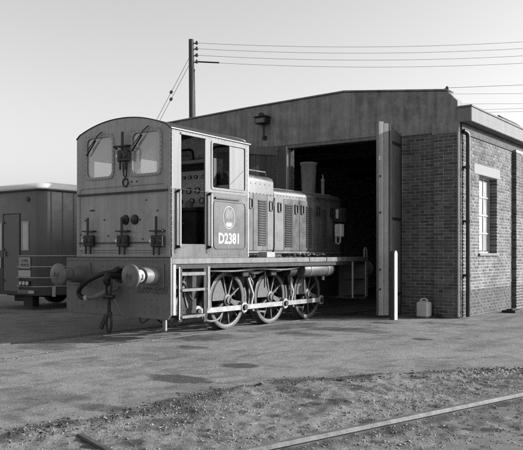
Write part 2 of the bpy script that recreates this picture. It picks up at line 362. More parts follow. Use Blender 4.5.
py = rng.uniform(-8, 0, 5000); px = np.interp(py, EY, EX) + rng.normal(.05, .22, 5000); k_ = (np.abs(edge_d(px, py) - .06) < .3) & (fbm(px, py, 3.2, 4, 21) > .0)
stones('soil_clods', px[k_], py[k_], 0.003 + 0.012 * rng.random(k_.sum()) ** 3, 'clod', 'dark clods of soil along the broken edge of the yard')
px = rng.normal(6.75, .45, 700); py = -1.75 + (px - 6.75) * 1.1 + rng.normal(0, .16, 700)
stones('rubble', px, py, 0.005 + 0.018 * rng.random(700) ** 3, 'stone', 'heap of broken rubble at the edge of the yard')
px = rng.normal(0.73, 0.05, 260); py = rng.uniform(-6, -1.6, 260)
stones('rail_dirt', px, py, 0.006 + 0.012 * rng.random(260) ** 2, 'stone', 'crumbs of dirt along the sunken rail')

# siding rails, set in the yard
for X in (0.755, -0.755):
    MB().box((X - 0.035, -14, -0.16), (X + 0.035, 18, -0.002)).build('siding_rail', 'rust', None, 0.004)['kind'] = 'structure'
# foreground rail: head, web, foot
def rail_prof(p, w, z): return Vector((p[0] + RN[0]*w, p[1] + RN[1]*w, z))
prof = [(-.035, -.012), (-.032, .012), (-.024, .020), (.024, .020), (.032, .012), (.035, -.012), (.010, -.03), (.010, -.10), (.065, -.118), (.065, -.13), (-.065, -.13), (-.065, -.118), (-.010, -.10), (-.010, -.03)]
mb = MB(); a = RA - RD * 4; c_ = RA + RD * 10; n = len(prof)
mb.add([rail_prof(a, w, z) for w, z in prof] + [rail_prof(c_, w, z) for w, z in prof], [(i, (i+1) % n, n + (i+1) % n, n + i) for i in range(n)] + [tuple(range(n)), tuple(range(n, 2*n))])
tag(mb.build('yard_rail', 'rail', None, 0), 'steel rail crossing the foreground between gravel and worn slabs', kind='structure')
for i, (u0, u1, w0, w1) in enumerate(((-1.6, -0.35, .14, .60), (-0.33, 0.75, .13, .62), (0.78, 1.9, .14, .61), (1.93, 3.2, .13, .62), (-.9, .9, .66, 1.25), (.95, 2.6, .67, 1.22))):
    p = lambda u, w: RA + RD * u + RN * w
    c4 = [p(u0, w0), p(u1, w0 + .02), p(u1, w1), p(u0, w1 - .015)]; zz = [-.043 + .018 * random.random() for _ in c4]
    m_ = MB().add([(c[0], c[1], -.1) for c in c4] + [(c[0], c[1], z) for c, z in zip(c4, zz)], [(3,2,1,0),(4,5,6,7),(0,1,5,4),(1,2,6,5),(2,3,7,6),(3,0,4,7)])
    m_.build('crossing_slab', 'slab', None, 0.006)['kind'] = 'structure'
tag(MB().bar((4.80, -7.06, -.070), (5.75, -7.42, -.062), .06, .12).build('sleeper_end', 'wood', None, 0.01), 'dark end of a buried sleeper in the gravel', kind='structure')

# ------------------------------------------------------------------ engine shed
FY, WX = 5.0, 3.42
shed = thing('engine_shed', 'brick engine shed with concrete gable and open doorway behind the locomotive', 'shed', (0, FY, 0))
def brick_rects(u0, u1, v0, v1, holes, seed=0):
    rr = random.Random(seed); out = []; row = 0; v = v0
    while v + 0.06 < v1:
        u = u0 - (0.1125 if row % 2 else 0); hd = False
        while u < u1 - 0.02:
            ln = 0.096 if (hd and row % 4 == 3) else 0.208
            segs = [(max(u, u0) , min(u + ln, u1))]; top = v + 0.060
            for (h0, h1, g0, g1) in holes:
                ns = []
                for a, b in segs:
                    if top <= g0 or v >= g1 or b <= h0 or a >= h1: ns.append((a, b)); continue
                    if a < h0: ns.append((a, h0 - .004))
                    if b > h1: ns.append((h1 + .004, b))
                segs = ns
            out += [(a, b, v, top) for a, b in segs if b - a > 0.03]
            u += ln + 0.017; hd = not hd
        v += 0.075; row += 1
    return out
# backing (mortar) walls
front_wall = MB().box((1.97, FY + .012, 0), (2.80, FY + .33, 4.2)).box((2.80, FY - .088 + .012, 0), (WX - .012, FY + .33, 4.14)).build('front_wall', 'mortar', shed)
side_holes = [(6.09, 7.38, 1.43, 3.26)]
side_wall = MB().plate(rect(FY + .33, 11.3, 0, 4.12), [rect(6.09, 7.38, 1.43, 3.26)], onX(WX), -.32, -.012).box((WX - .3, 8.62, 0), (WX + .098, 9.55, 4.12)).build('side_wall', 'mortar', shed)
# bricks: the 300 that show largest, on the front pier, are objects of their own
bmesh_cache = {}
def brick_obj(w, proud, place_c, axis_):
    key = (round(w, 3), axis_)
    if key not in bmesh_cache:
        b_ = MB(); hw = key[0] / 2
        b_.box((-hw, -.02, -.030), (hw, .02, .030)); me_ = bpy.data.meshes.new('brick'); bm = bmesh.new()
        vv = [bm.verts.new(p) for p in b_.v]; [bm.faces.new([vv[i] for i in f]) for f in b_.f]
        bmesh.ops.bevel(bm, geom=[e for e in bm.edges if all(v.co.y < 0 for v in e.verts)], offset=.004, segments=1, affect='EDGES')
        bmesh.ops.recalc_face_normals(bm, faces=bm.faces[:]); bm.to_mesh(me_); bm.free(); me_.materials.append(M['brick']); bmesh_cache[key] = me_
    o = bpy.data.objects.new('brick', bmesh_cache[key]); COL.objects.link(o); o.parent = front_wall
    o.location = Vector(place_c) - ORIGIN[shed]; o.rotation_euler = (random.uniform(-.008, .008), random.uniform(-.006, .006), random.uniform(-.008, .008)); return o
rects = [(a, b, c, d, 0.0) for a, b, c, d in brick_rects(1.98, 2.795, 0.02, 4.16, [], 1)] + [(a, b, c, d, -0.088) for a, b, c, d in brick_rects(2.802, WX, 0.02, 4.10, [], 2)]
rects.sort(key=lambda q: -(min(q[1] - q[0], .208) * 4 + q[0] * .12))
mass = MB()
for i, (a, b, c, d, off) in enumerate(rects):
    pr_ = random.uniform(-.002, .003)
    if i < 300: brick_obj(b - a, pr_, ((a + b) / 2, FY + off + .018 - pr_, (c + d) / 2), 'f')
    else: mass.box((a, FY + off - pr_, c), (b, FY + off + .03, d))
mass.build('cut_bricks', 'brick_mass', front_wall)['kind'] = 'stuff'
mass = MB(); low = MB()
def sideb(rs, x):
    for a, b, c, d in rs:
        tgt = low if c < 0.60 + .02 * math.sin(a * 9) else mass  # lowest courses use the darker brick
        pr_ = random.uniform(-.003, .003); tgt.box((x - .03, a, c), (x + pr_, b, d))
sideb(brick_rects(FY - .088, 8.61, .02, 4.12, side_holes, 3), WX); sideb(brick_rects(9.565, 11.3, .02, 4.12, [], 4), WX); sideb(brick_rects(8.61, 9.56, .02, 4.12, [], 5), WX + .11)
for k_ in range(54):   # closers on the pilaster's near face
    z = .02 + .075 * k_; mass.box((WX - .02, 8.605, z), (WX + .108, 8.63, z + .060))
    z0 = z
for k_ in range(55):
    z = .02 + .075 * k_
o = mass.build('brick_courses', 'brick_mass', side_wall); o['kind'] = 'stuff'
o = low.build('low_bricks', 'brick_dark', side_wall); o['kind'] = 'stuff'
MB().box((WX - .02, FY - .085, .0), (WX - .009, 8.60, .605)).build('low_mortar', 'mortar_dark', side_wall)  # darker mortar behind the lowest courses
# far / hidden walls
bt = bpy.data.materials.new('brick walling'); bt.use_nodes = True; tn = bt.node_tree; bk = tn.nodes.new('ShaderNodeTexBrick'); tcc = tn.nodes.new('ShaderNodeTexCoord')
sp = tn.nodes.new('ShaderNodeSeparateXYZ'); cbb = tn.nodes.new('ShaderNodeCombineXYZ'); ad = tn.nodes.new('ShaderNodeMath')
tn.links.new(tcc.outputs['Object'], sp.inputs[0]); tn.links.new(sp.outputs[0], ad.inputs[0]); tn.links.new(sp.outputs[1], ad.inputs[1]); tn.links.new(ad.outputs[0], cbb.inputs[0]); tn.links.new(sp.outputs[2], cbb.inputs[1])
tn.links.new(cbb.outputs[0], bk.inputs['Vector']); bk.inputs['Scale'].default_value = 1; bk.inputs['Brick Width'].default_value = .225; bk.inputs['Row Height'].default_value = .075; bk.inputs['Mortar Size'].default_value = .006
for nm_, v_ in (('Color1', .1), ('Color2', .18), ('Mortar', .38)): bk.inputs[nm_].default_value = (v_, v_, v_, 1)
tn.links.new(bk.outputs['Color'], tn.nodes['Principled BSDF'].inputs['Base Color']); tn.nodes['Principled BSDF'].inputs['Roughness'].default_value = .9
M['walling'] = bt
MB().box((-5.35, FY, 0), (-1.22, FY + .33, 4.2)).build('left_front_wall', 'walling', shed)
MB().box((WX - .32, 11.3, 0), (WX, 24, 4.12)).build('far_side_wall', 'walling', side_wall)
lwh = [(y, y + 1.9, 1.4, 3.9) for y in (6.0, 8.5)]  # wall openings added out of view to brighten the shed inside
lsw = MB().plate(rect(FY + .33, 24, 0, 4.82), [rect(*h_) for h_ in lwh], onX(-5.35), 0, .30).build('left_side_wall', 'inside', shed)
for a0, b0, c0, d0 in lwh: MB().box((-5.22, a0 + .001, c0 + .001), (-5.214, b0 - .001, d0 - .001)).build('window_pane', 'glass', lsw)  # glazing of the added openings
MB().box((3.1, FY + .26, 4.122), (3.33, 24, 4.595)).build('wall_head', 'inside', shed)
MB().box((-5.05, 23.7, 0), (WX - .32, 24, 4.9)).build('back_wall', 'inside', shed)
# concrete gable fascia
gpoly = [(-5.35, 4.2), (1.975, 4.2), (1.975, 4.135), (3.33, 4.135), (3.33, 4.81), (3.10, 5.045), (2.9, 5.075), (.47, 5.352), (-2.4, 5.287), (-5.2, 5.184), (-5.35, 5.18)]
gable = MB().plate(gpoly, [], onY(FY - .03), -.30, 0).build('gable', 'concrete', shed, 0.012)
MB().plate([(-5.40, 5.185), (-5.2, 5.190), (-2.4, 5.293), (.47, 5.358), (2.9, 5.081), (3.105, 5.052), (3.13, 5.085), (2.9, 5.118), (.47, 5.395), (-2.4, 5.328), (-5.2, 5.225), (-5.40, 5.22)], [], onY(FY - .06), -.36, 0).build('gable_coping', 'concrete', gable, 0.006)
MB().box((2.76, FY - .125, 4.075), (3.40, FY - .031, 4.34)).build('kneeler', 'concrete', gable, 0.02)
# side parapet
MB().box((3.335, FY - .10, 4.32), (3.67, 24, 4.63)).build('parapet', 'coping', shed, 0.012)
MB().box((3.335, FY - .055, 4.075), (WX + .02, 24, 4.318)).build('shade_band', 'grime', shed, 0.006)  # near-black band stands in for the shade under the parapet
MB().box((3.315, FY - .12, 4.632), (3.69, 24, 4.675)).build('parapet_coping', 'coping', shed, 0.008)
# roof slabs
MB().add([(-5.3, FY + .26, 4.75), (.47, FY + .26, 5.0), (.47, 24, 5.0), (-5.3, 24, 4.75), (-5.3, FY + .26, 4.9), (.47, FY + .26, 5.2), (.47, 24, 5.2), (-5.3, 24, 4.9)], [(3,2,1,0),(4,5,6,7),(0,1,5,4),(1,2,6,5),(2,3,7,6),(3,0,4,7)]).build('roof_slab', 'inside', shed)
rs2 = MB().plate(rect(.472, 3.33, FY + .26, 24), [rect(.62, 1.62, 5.9, 8.5)], lambda u, v, w: Vector((u, v, 5.2 - .6 * (u - .47) / 2.86 + w)), -.2, 0).build('roof_slab', 'inside', shed)
MB().plate(rect(.625, 1.615, 5.905, 8.495), [], lambda u, v, w: Vector((u, v, 5.14 - .6 * (u - .47) / 2.86 + w)), 0, .006).build('added_rooflight', 'glass', rs2)  # added roof opening, lets sun in to lift the dark interior
rv = MB().plate([(-.42, 0), (.42, 0), (.42, .12), (0, .34), (-.42, .12)], [], lambda u, v, w: Vector((2.86 + u, 9.2 + w, 4.66 + v * 1.55)), 0, 1.6).build('roof_vent', 'black', shed, 0.01)
for yb in (7.5, 11, 15, 19): MB().bar((-5, yb, 4.55), (3.2, yb, 4.25), .12, .25).build('roof_beam', 'grime', shed)
# door frame
MB().box((-1.50, FY - .03, 0), (-1.225, FY - .002, 4.195)).build('door_post', 'door_shaded', shed, .004)
MB().box((-1.22, FY + .05, 0), (-1.15, FY + .2, 4.2)).build('door_jamb', 'head', shed, .004)
MB().box((-1.222, FY - .05, 0), (-1.195, FY + .045, 4.18)).build('jamb_strip', 'white', shed, .003)  # narrow white strip down the edge of the jamb
MB().box((-1.21, FY - .02, 4.12), (1.97, FY + .24, 4.196)).build('door_head', 'plate', shed, .004)
# right door leaf: near edge N, hinge H
def leaf(N_, H_, z0, z1, m, nb, thick=.05):
    zN, zH = z1 if isinstance(z1, tuple) else (z1, z1); z1 = min(zN, zH)
    N_, H_ = Vector((*N_, 0)), Vector((*H_, 0)); D = (H_ - N_); W = D.length; D = D / W; P = Vector((D.y, -D.x, 0))
    lf = MB(); bw_ = W / nb
    lf.bar(N_ - P * .055 + D * min(.07, W * .15) + Vector((0, 0, z0 + .35)), H_ - P * .055 - D * min(.05, W * .15) + Vector((0, 0, z0 + .35)), .05, .16)
    lf.bar(N_ - P * .055 + D * min(.07, W * .15) + Vector((0, 0, (z0 + z1) / 2)), H_ - P * .055 - D * min(.05, W * .15) + Vector((0, 0, (z0 + z1) / 2)), .05, .16)
    lf.bar(N_ - P * .055 + D * min(.07, W * .15) + Vector((0, 0, z1 - .3)), H_ - P * .055 - D * min(.05, W * .15) + Vector((0, 0, z1 - .3)), .05, .16)
    lf.bar(N_ - P * .03 + D * .02 + Vector((0, 0, z0)), N_ - P * .03 + D * .02 + Vector((0, 0, z1)), .11, .06, up=D)
    L_ = lf.build('door_leaf', m, shed, .004)
    for k in range(nb):
        a = N_ + D * (bw_ * k + .003); c = N_ + D * (bw_ * (k + 1) - .003); off = P * random.uniform(-.002, .002)
        mid_ = (a + c) / 2 + off; zt = zN + (zH - zN) * (k + .5) / nb + random.uniform(-.004, .004)
        MB().bar(mid_ + Vector((0, 0, z0)), mid_ + Vector((0, 0, zt)), bw_ - .006, .03, up=P).build('board', m, L_, .003)
    return L_
rl = leaf((2.125, 4.03), (1.99, 4.90), .06, (4.27, 4.13), 'door_shaded', 6)  # dark boards carry this leaf's shade in their colour
for z in (.5, 2.2, 3.9): MB().bar((2.013, 4.86, z), (2.11, 4.2, z), .012, .07).build('hinge_strap', 'black', rl)
wl_ = leaf((1.975, 3.805), (2.115, 4.005), .06, (4.335, 4.27), 'door', 2)  # pale narrow leaf stands in for the door's sunlit edge
for z in (.62, 1.05, 2.3, 3.1): MB().box((1.99, 3.80, z), (2.03, 3.83, z + .04)).build('door_bolt', 'black', wl_)
ll = leaf((-2.36, 3.58), (-1.52, 4.93), .08, 4.15, 'door_shaded', 11)
MB().bar((-2.33, 3.56, 4.06), (-1.50, 4.90, 4.06), .03, .22).build('top_rail', 'plate', ll, .004)
# side window
rv_ = MB(); WA, WB, ZA, ZB = 6.09, 7.38, 1.43, 3.26
for k in range(24):
    z = ZA + .01 + k * .0755
    rv_.box((WX - .178, WB - .006, z), (WX + .001, WB + .02, z + .060)).box((WX - .178, WA - .02, z), (WX + .001, WA + .006, z + .060))
rv_.build('reveal_bricks', 'brick_mass', side_wall)['kind'] = 'stuff'
wn = MB(); WG = WX - .18
wn.box((WG - .06, WA, ZA), (WG, WA + .04, ZB)).box((WG - .06, WB - .04, ZA), (WG, WB, ZB)).box((WG - .06, WA + .04, ZA), (WG, WB - .04, ZA + .04)).box((WG - .06, WA + .04, ZB - .04), (WG, WB - .04, ZB))
wn = wn.build('window', 'white', side_wall, .003)
zs = [ZA + .04 + i * (ZB - ZA - .08) / 4 for i in range(5)]; yw = [WA + .04 + i * (WB - WA - .08) / 3 for i in range(4)]
for i in range(1, 4): MB().box((WG - .05, WA + .04, zs[i] - .017), (WG - .005, WB - .04, zs[i] + .017)).build('glazing_bar', 'white', wn)
for i in range(1, 3): MB().box((WG - .048, yw[i] - .012, ZA + .04), (WG - .01, yw[i] + .012, ZB - .04)).build('glazing_bar', 'white', wn)
for i in range(4):
    for j in range(3): MB().box((WG - .036, yw[j] + .013, zs[i] + .018), (WG - .030, yw[j+1] - .013, zs[i+1] - .018)).build('pane', 'curtain' if (i, j) != (0, 2) else 'glass', wn)
MB().box((WX - .30, 5.76, ZB + .004), (WX + .006, 7.61, 3.50)).build('lintel', 'lintel', side_wall, .006)
MB().box((WX - .27, 6.03, 1.365), (WX + .045, 7.46, 1.428)).build('sill', 'head', side_wall, .008)
# rainwater pipes at the corner
dp = MB().cyl((WX + .10, FY + .10, 0.02), (WX + .10, FY + .10, 4.0), .05, 14).tube(bez([(WX + .10, FY + .10, 4.0), (WX + .09, FY + .07, 4.08), (WX + .04, FY - .02, 4.13)], 4), .05, 12)
dp = dp.build('downpipe', 'pipe', shed)
for z in (.9, 2.1, 3.3): MB().cyl((WX + .10, FY + .10, z), (WX + .10, FY + .10, z + .07), .062, 14).box((WX + .002, FY + .03, z + .01), (WX + .09, FY + .17, z + .06)).build('pipe_bracket', 'pipe', dp)
MB().cyl((WX - .04, FY - .13, 0.02), (WX - .04, FY - .13, 4.1), .028, 10).build('downpipe', 'grey_pipe', shed)

# flood lamp on the gable
lx = -1.89
fl = thing('wall_lamp', 'dark bulkhead lamp on a stem fixed to the concrete gable', 'lamp', (lx, FY - .03, 4.3))
MB().cyl((lx, FY - .10, 4.42), (lx, FY - .10, 4.80), .025, 10).box((lx - .05, FY - .10, 4.40), (lx + .05, FY - .031, 4.5)).build('stem', 'black', fl, .004)
MB().box((lx - .17, FY - .28, 4.80), (lx + .17, FY - .05, 4.965)).box((lx - .20, FY - .31, 4.966), (lx + .20, FY - .04, 4.99)).build('lamp_housing', 'iron', fl, .015)
MB().box((lx - .13, FY - .285, 4.825), (lx + .13, FY - .278, 4.93)).build('lamp_glass', 'head', fl)
MB().lathe((lx - .02, FY - .18, 4.99), (0, 0, 1), [(0, .09), (.06, .08), (.10, .04), (.11, .0)], 12).build('lamp_cap', 'iron', fl)

# ------------------------------------------------------------------ locomotive
loco = thing('shunting_locomotive', 'grimy diesel shunting locomotive with arched cab and coupled spoked wheels', 'locomotive', (0, 0, 0))
CX0, CX1, CY0, CY1 = -1.01, 1.233, -2.10, .035
def roof_z(x, z0=3.47, h=.235):
    t_ = (x - (CX0 + CX1) / 2) / ((CX1 - CX0) / 2); return z0 + h * (1 - abs(t_) ** 2.1)
def arch(x0, x1, zb, dz=0, n=24):
    pts = [(x0, zb)] + [(x1, zb)]
    for i in range(n + 1):
        x = x1 + (x0 - x1) * i / n; pts.append((x, roof_z(x) + dz - (.04 if i in (0, n) else 0)))
    return pts
# cab ends with their windows
wl, wr = rrect(-.745, -.09, 2.73, 3.44, .11), rrect(.37, 1.02, 2.73, 3.44, .11)
cab_rear = MB().plate(arch(CX0, CX1, 1.36), [wl, wr], onY(CY0), -.03, 0).build('cab_rear', 'rear_paint', loco, 0)
cab_front = MB().plate(arch(CX0 + .01, CX1 - .012, 1.36), [wl, wr], onY(CY1), 0, .03).build('cab_front', 'interior', loco)
for (x0, x1) in ((-.745, -.09), (.37, 1.02)):
    fr = MB().plate(rrect(x0 - .035, x1 + .035, 2.695, 3.475, .13), [rrect(x0 + .015, x1 - .015, 2.745, 3.425, .10)], onY(CY0 - .0005), 0, .016).build('window_frame', 'sign', cab_rear, .003)
    rv_ = MB()
    for i in range(9):
        for z in (2.712, 3.458): rv_.cyl((x0 + (x1 - x0) * i / 8, CY0 - .016, z), (x0 + (x1 - x0) * i / 8, CY0 - .021, z), .009, 6)
        for x in (x0 - .018, x1 + .018): rv_.cyl((x, CY0 - .016, 2.8 + .58 * i / 8), (x, CY0 - .021, 2.8 + .58 * i / 8), .009, 6)
    o = rv_.build('window_bolts', 'head', cab_rear); o['kind'] = 'stuff'
    MB().plate(rrect(x0 + .002, x1 - .002, 2.732, 3.438, .105), [], onY(CY0 + .014), 0, .004).build('window_pane', 'glass', cab_rear)
    xm = x0 + (x1 - x0) * .55
    MB().tube([(xm, CY0 - .03, 3.50), (xm + .08, CY0 - .05, 3.51), (xm - .02, CY0 - .05, 3.47), (x0 + .08, CY0 - .045, 3.24)], .009, 6).bar((x0 + .26, CY0 - .035, 3.38), (x0 + .03, CY0 - .035, 3.13), .008, .03, up=(0, 1, 0)).build('wiper', 'black', cab_rear)
    MB().plate(rrect(x0 - .02, x1 + .02, 2.71, 3.46, .12), [rrect(x0 + .02, x1 - .02, 2.75, 3.42, .1)], onY(CY1 - .03), 0, .012).build('window_frame', 'black', cab_front)
    MB().plate(rrect(x0 + .002, x1 - .002, 2.732, 3.438, .105), [], onY(CY1 - .014), 0, .004).build('window_pane', 'dark_glass', cab_front)
# raised beading and the dark strip across the cab back
bead = MB(); pl_ = rrect(-.93, 1.155, 1.44, 2.56, .07, 3); bead.tube([(x, CY0 - .004, z) for x, z in pl_ + pl_[:1]], .011, 6); bead.build('beading', 'rear_paint', cab_rear)
MB().bar((-.96, CY0 - .02, 2.445), (1.18, CY0 - .02, 2.445), .03, .032).build('rain_strip', 'black', cab_rear)
MB().bar((-.93, CY0 - .03, 1.60), (1.1, CY0 - .03, 1.60), .02, .016).build('conduit', 'black', cab_rear)
MB().bar((-.93, CY0 - .012, 1.50), (1.1, CY0 - .012, 1.50), .02, .05).build('lower_ledge', 'rear_paint', cab_rear, .004)
bolts = MB()
for (x, z) in ((-.64, 2.17), (-.60, 2.17), (-.56, 2.17), (.95, 2.12), (-.3, 2.0), (.36, 2.62), (.48, 2.62), (.56, 1.98), (-.78, 2.0), (1.08, 1.8), (-.9, 1.75), (.62, 1.66), (-.2, 1.72), (.7, 2.3)): bolts.cyl((x, CY0, z), (x, CY0 - .012, z), .014, 6)
bolts.build('bolt_heads', 'black', cab_rear)['kind'] = 'stuff'
for sx_ in (0.22, 0.44): MB().lathe((sx_, CY0, 1.985), (0, -1, 0), [(0, .085), (.03, .08), (.05, .03)], 12).build('socket_cover', 'black', cab_rear)
# marker lights: box, side lens, iron, bracket
def marker(x, z, nm='marker_light', big=False):
    y = CY0 - .03; b_ = MB().box((x - .125, y - .07, z - .095), (x + .125, y, z + .095)).build(nm, 'iron', loco, .012)
    for dx in (-.055, .06): MB().lathe((x + dx, y - .07, z), (0, -1, 0), [(0, .05), (.012, .045), (.014, .03)], 12).build('bezel', 'black', b_)
    MB().lathe((x - .125, y - .04, z), (-1, 0, 0), [(0, .034), (.025, .032), (.035, .0)], 10).build('side_lens', 'lens', b_)
    MB().box((x - .16, y - .07, z + .155), (x + .13, y + .02, z + .175)).bar((x - .005, y - .06, z + .175), (x - .005, y - .06, z + .40), .05, .018, up=(0, 1, 0)).bar((x - .02, y - .05, z + .09), (x - .02, y - .05, z + .16), .03, .02, up=(0, 1, 0)).build('lamp_iron', 'black', b_, .003)
    for dx in (-.09, .03): MB().bar((x + dx, y - .03, z - .09), (x + dx, y - .03, z - .23), .028, .02, up=(0, 1, 0)).build('bracket', 'black', b_)
    return b_
marker(-.62, 1.64); marker(.22, 1.63); marker(1.01, 1.62)
tm = marker(.235, 3.06)
MB().tube([(.10, CY0 - .08, 3.18), (.10, CY0 - .16, 3.21), (.36, CY0 - .16, 3.2), (.40, CY0 - .15, 3.15), (.40, CY0 - .13, 2.98)], .015, 6).build('guard', 'black', tm)
MB().tube([(.18, CY0 - .03, 2.95), (.20, CY0 - .03, 2.74), (.235, CY0 - .03, 2.70), (.27, CY0 - .03, 2.74), (.28, CY0 - .03, 2.95)], .011, 6).build('hanger', 'black', tm)
MB().tube([(.225 + .062 * math.cos(a), CY0 - .015, 2.615 + .068 * math.sin(a)) for a in np.linspace(.4, 2 * math.pi + .2, 16)], .012, 6).build('ring', 'black', tm)
# cab sides
upper = MB().plate(rect(CY0 + .002, CY1 - .031, 2.475, 3.43), [[(-1.84, 2.476), (-1.225, 2.476), (-1.225, 3.37), (-1.84, 3.37)], rrect(-1.04, -.10, 2.555, 3.335, .035)], onX(CX1), -.03, 0).build('upper_cab_side', 'cream', loco)
lower = MB().plate(rect(CY0 + .002, CY1 - .031, 1.345, 2.472), [[(-1.84, 1.575), (-1.225, 1.575), (-1.225, 2.471), (-1.84, 2.471)]], onX(CX1), -.03, 0).build('lower_cab_side', 'paint', loco)
MB().plate(rrect(-1.075, -.065, 2.52, 3.37, .05), [rrect(-1.035, -.105, 2.56, 3.33, .035)], onX(CX1), 0, .012).build('window_frame', 'cream', upper, .002)
MB().plate(rect(-.545, -.11, 2.565, 3.325), [], onX(CX1 - .016), 0, .010).build('sliding_panel', 'cream', upper, .003)
MB().box((CX1 - .02, -.56, 2.56), (CX1 + .002, -.535, 3.33)).build('sliding_frame', 'plate', upper)
MB().tube([(CX1 - .004, -.50, 2.66), (CX1 - .004, -.13, 2.93)], .004, 5).build('scratch', 'plate', upper)
MB().box((CX1 - .028, -1.86, 3.372), (CX1 + .018, -1.2, 3.40)).build('door_gutter', 'cream', upper)
pl_ = rrect(-1.0, -.095, 1.50, 2.33, .07, 4); MB().tube([(CX1 + .002, y, z) for y, z in pl_ + pl_[:1]], .010, 6).build('beading', 'paint', lower)
MB().bar((CX1 + .02, -.97, 2.385), (CX1 + .02, -.27, 2.385), .02, .03).build('number_light_strip', 'black', lower)
MB().plate(rect(-1.838, -1.227, 1.36, 1.57), [], onX(CX1 - .02), 0, .012).build('door_kick_plate', 'plate', lower, .003)
for y in (-1.93, -1.135):
    hr = MB().cyl((CX1 + .06, y, 1.53), (CX1 + .06, y, 2.44), .019, 10).build('handrail', 'white', loco)
    for z in (1.53, 2.44): MB().cyl((CX1, y, z), (CX1 + .075, y, z), .022, 10).box((CX1, y - .05, z - .03), (CX1 + .012, y + .05, z + .03)).build('handrail_bracket', 'black', hr)
    MB().box((CX1 + .001, y - .07, 1.42), (CX1 + .006, y - .02, 2.47)).build('handrail_shadow', 'black', hr)  # black strip painted in as the handrail's shadow
text_mesh('running_number', 'D2381', .195, .585, lambda u, v, w: Vector((CX1 + .0015 + w, -.87 + u, 1.588 + v)), 'white', lower, .002, .034)
# crest: oval, lion over wheel, crown
ce = MB(); yc, zc = -.575, 2.055
ell = lambda a, b, n=28: [(yc + a * math.cos(2*math.pi*i/n), zc + b * math.sin(2*math.pi*i/n)) for i in range(n)]
crest = MB().plate(ell(.172, .205), [ell(.155, .188)], onX(CX1), 0, .004).build('crest', 'dim_white', lower)
MB().plate([(yc + u, zc + v) for u, v in ((-.10, -.075), (-.09, -.14), (-.05, -.165), (.05, -.165), (.09, -.14), (.10, -.075), (.065, -.10), (.05, -.065), (.025, -.095), (0, -.06), (-.025, -.095), (-.05, -.065), (-.065, -.10))], [], onX(CX1), 0, .005).build('crown', 'dim_white', crest)
MB().plate([(yc + u, zc + v) for u, v in ((-.10, -.02), (-.115, .05), (-.10, .11), (-.06, .15), (-.01, .155), (.03, .135), (.05, .15), (.09, .14), (.11, .10), (.095, .08), (.115, .05), (.10, .0), (.075, -.03), (.03, -.015), (-.02, -.03), (-.06, -.015))], [], onX(CX1), 0, .0045).build('lion', 'plate', crest)
# left cab side, floor, roof
MB().plate(rect(CY0 + .002, CY1 - .031, 1.345, 3.43), [rect(-1.72, -1.27, 2.50, 3.10), rect(-.53, -.05, 2.50, 3.27)], lambda u, v, w: Vector((CX0 - w, u, v)), -.03, 0).build('left_cab_side', 'interior', loco)
MB().box((CX0 + .03, CY0 + .03, 1.36), (CX1 - .035, CY1 - .03, 1.42)).build('cab_floor', 'grime', loco)
rf = MB(); n = 28; y0, y1 = CY0 - .012, CY1 + .02; top = []
for k, (yy) in enumerate((y0, y1)):
    for dz in (.003, .016):
        for i in range(n + 1):
            x = CX0 - .008 + (CX1 - CX0 + .016) * i / n; xx = min(max(x, CX0), CX1); z = roof_z(xx) + dz
            if i in (0, n): z -= .035
            top.append((x, yy, z - (.03 if k else 0)))
w = n + 1; fs = []
for i in range(n): fs += [(i, i+1, 2*w+i+1, 2*w+i), (w+i, 3*w+i, 3*w+i+1, w+i+1), (i, w+i, w+i+1, i+1), (2*w+i, 2*w+i+1, 3*w+i+1, 3*w+i)]
fs += [(0, 2*w, 3*w, w), (n, w+n, 3*w+n, 2*w+n)]
rf.add(top, fs); roof = rf.build('cab_roof', 'grime', loco)
MB().bar((CX1 + .012, CY0, 3.448), (CX1 + .012, CY1 + .02, 3.428), .02, .018).build('gutter', 'dim_white', roof)
# cab interior seen through the doorway
ip = MB().box((-.62, -.13, 2.30), (.52, -.03, 3.22)).build('instrument_panel', 'panel', loco, .01)
for (gx, gz, r_) in ((-.30, 2.62, .06), (-.08, 2.62, .06), (.14, 2.62, .06), (.36, 2.62, .06), (-.30, 2.42, .06), (.0, 2.42, .06), (.25, 2.42, .06), (-.2, 2.88, .035), (-.05, 2.88, .035), (.10, 2.88, .035), (.28, 2.88, .035)):
    g_ = MB().lathe((gx, -.13, gz), (0, -1, 0), [(0, r_), (.03, r_), (.03, r_ * .78), (.02, r_ * .76)], 14).build('gauge', 'black', ip)
    MB().cyl((gx, -.148, gz), (gx, -.151, gz), r_ * .76, 14).build('gauge_dial', 'panel', g_)
MB().box((-.5, -.15, 3.0), (.3, -.131, 3.14)).build('name_board', 'black', ip)
ds = MB().box((-.55, -.55, 1.42), (.45, -.05, 2.2)).box((-.6, -.62, 2.2), (.5, -.04, 2.26)).build('control_desk', 'grime', loco, .01)
MB().cyl((-.1, -.5, 2.26), (-.1, -.5, 2.36), .12, 14).cyl((.2, -.45, 2.26), (.2, -.45, 2.40), .07, 12).build('controller', 'head', ds, .005)
MB().tube(bez([(-.32, -.68, 2.34), (-.26, -.72, 2.18), (-.12, -.74, 2.04), (.05, -.74, 1.98), (.22, -.74, 1.98)], 5), .035, 8).build('brake_lever', 'dim_white', ds)
MB().tube([(-.5, -.70, 1.99), (.28, -.70, 1.97)], .022, 8).tube([(.2, -.76, 1.85), (.2, -.76, 2.12)], .02, 6).build('brake_pipe', 'plate', ds)
MB().box((.62, -.42, 1.42), (1.05, -.05, 1.98)).build('seat_box', 'grime', loco, .01)
MB().box((-.60, -.165, 2.44), (-.43, -.131, 2.78)).build('notice', 'white', ip)

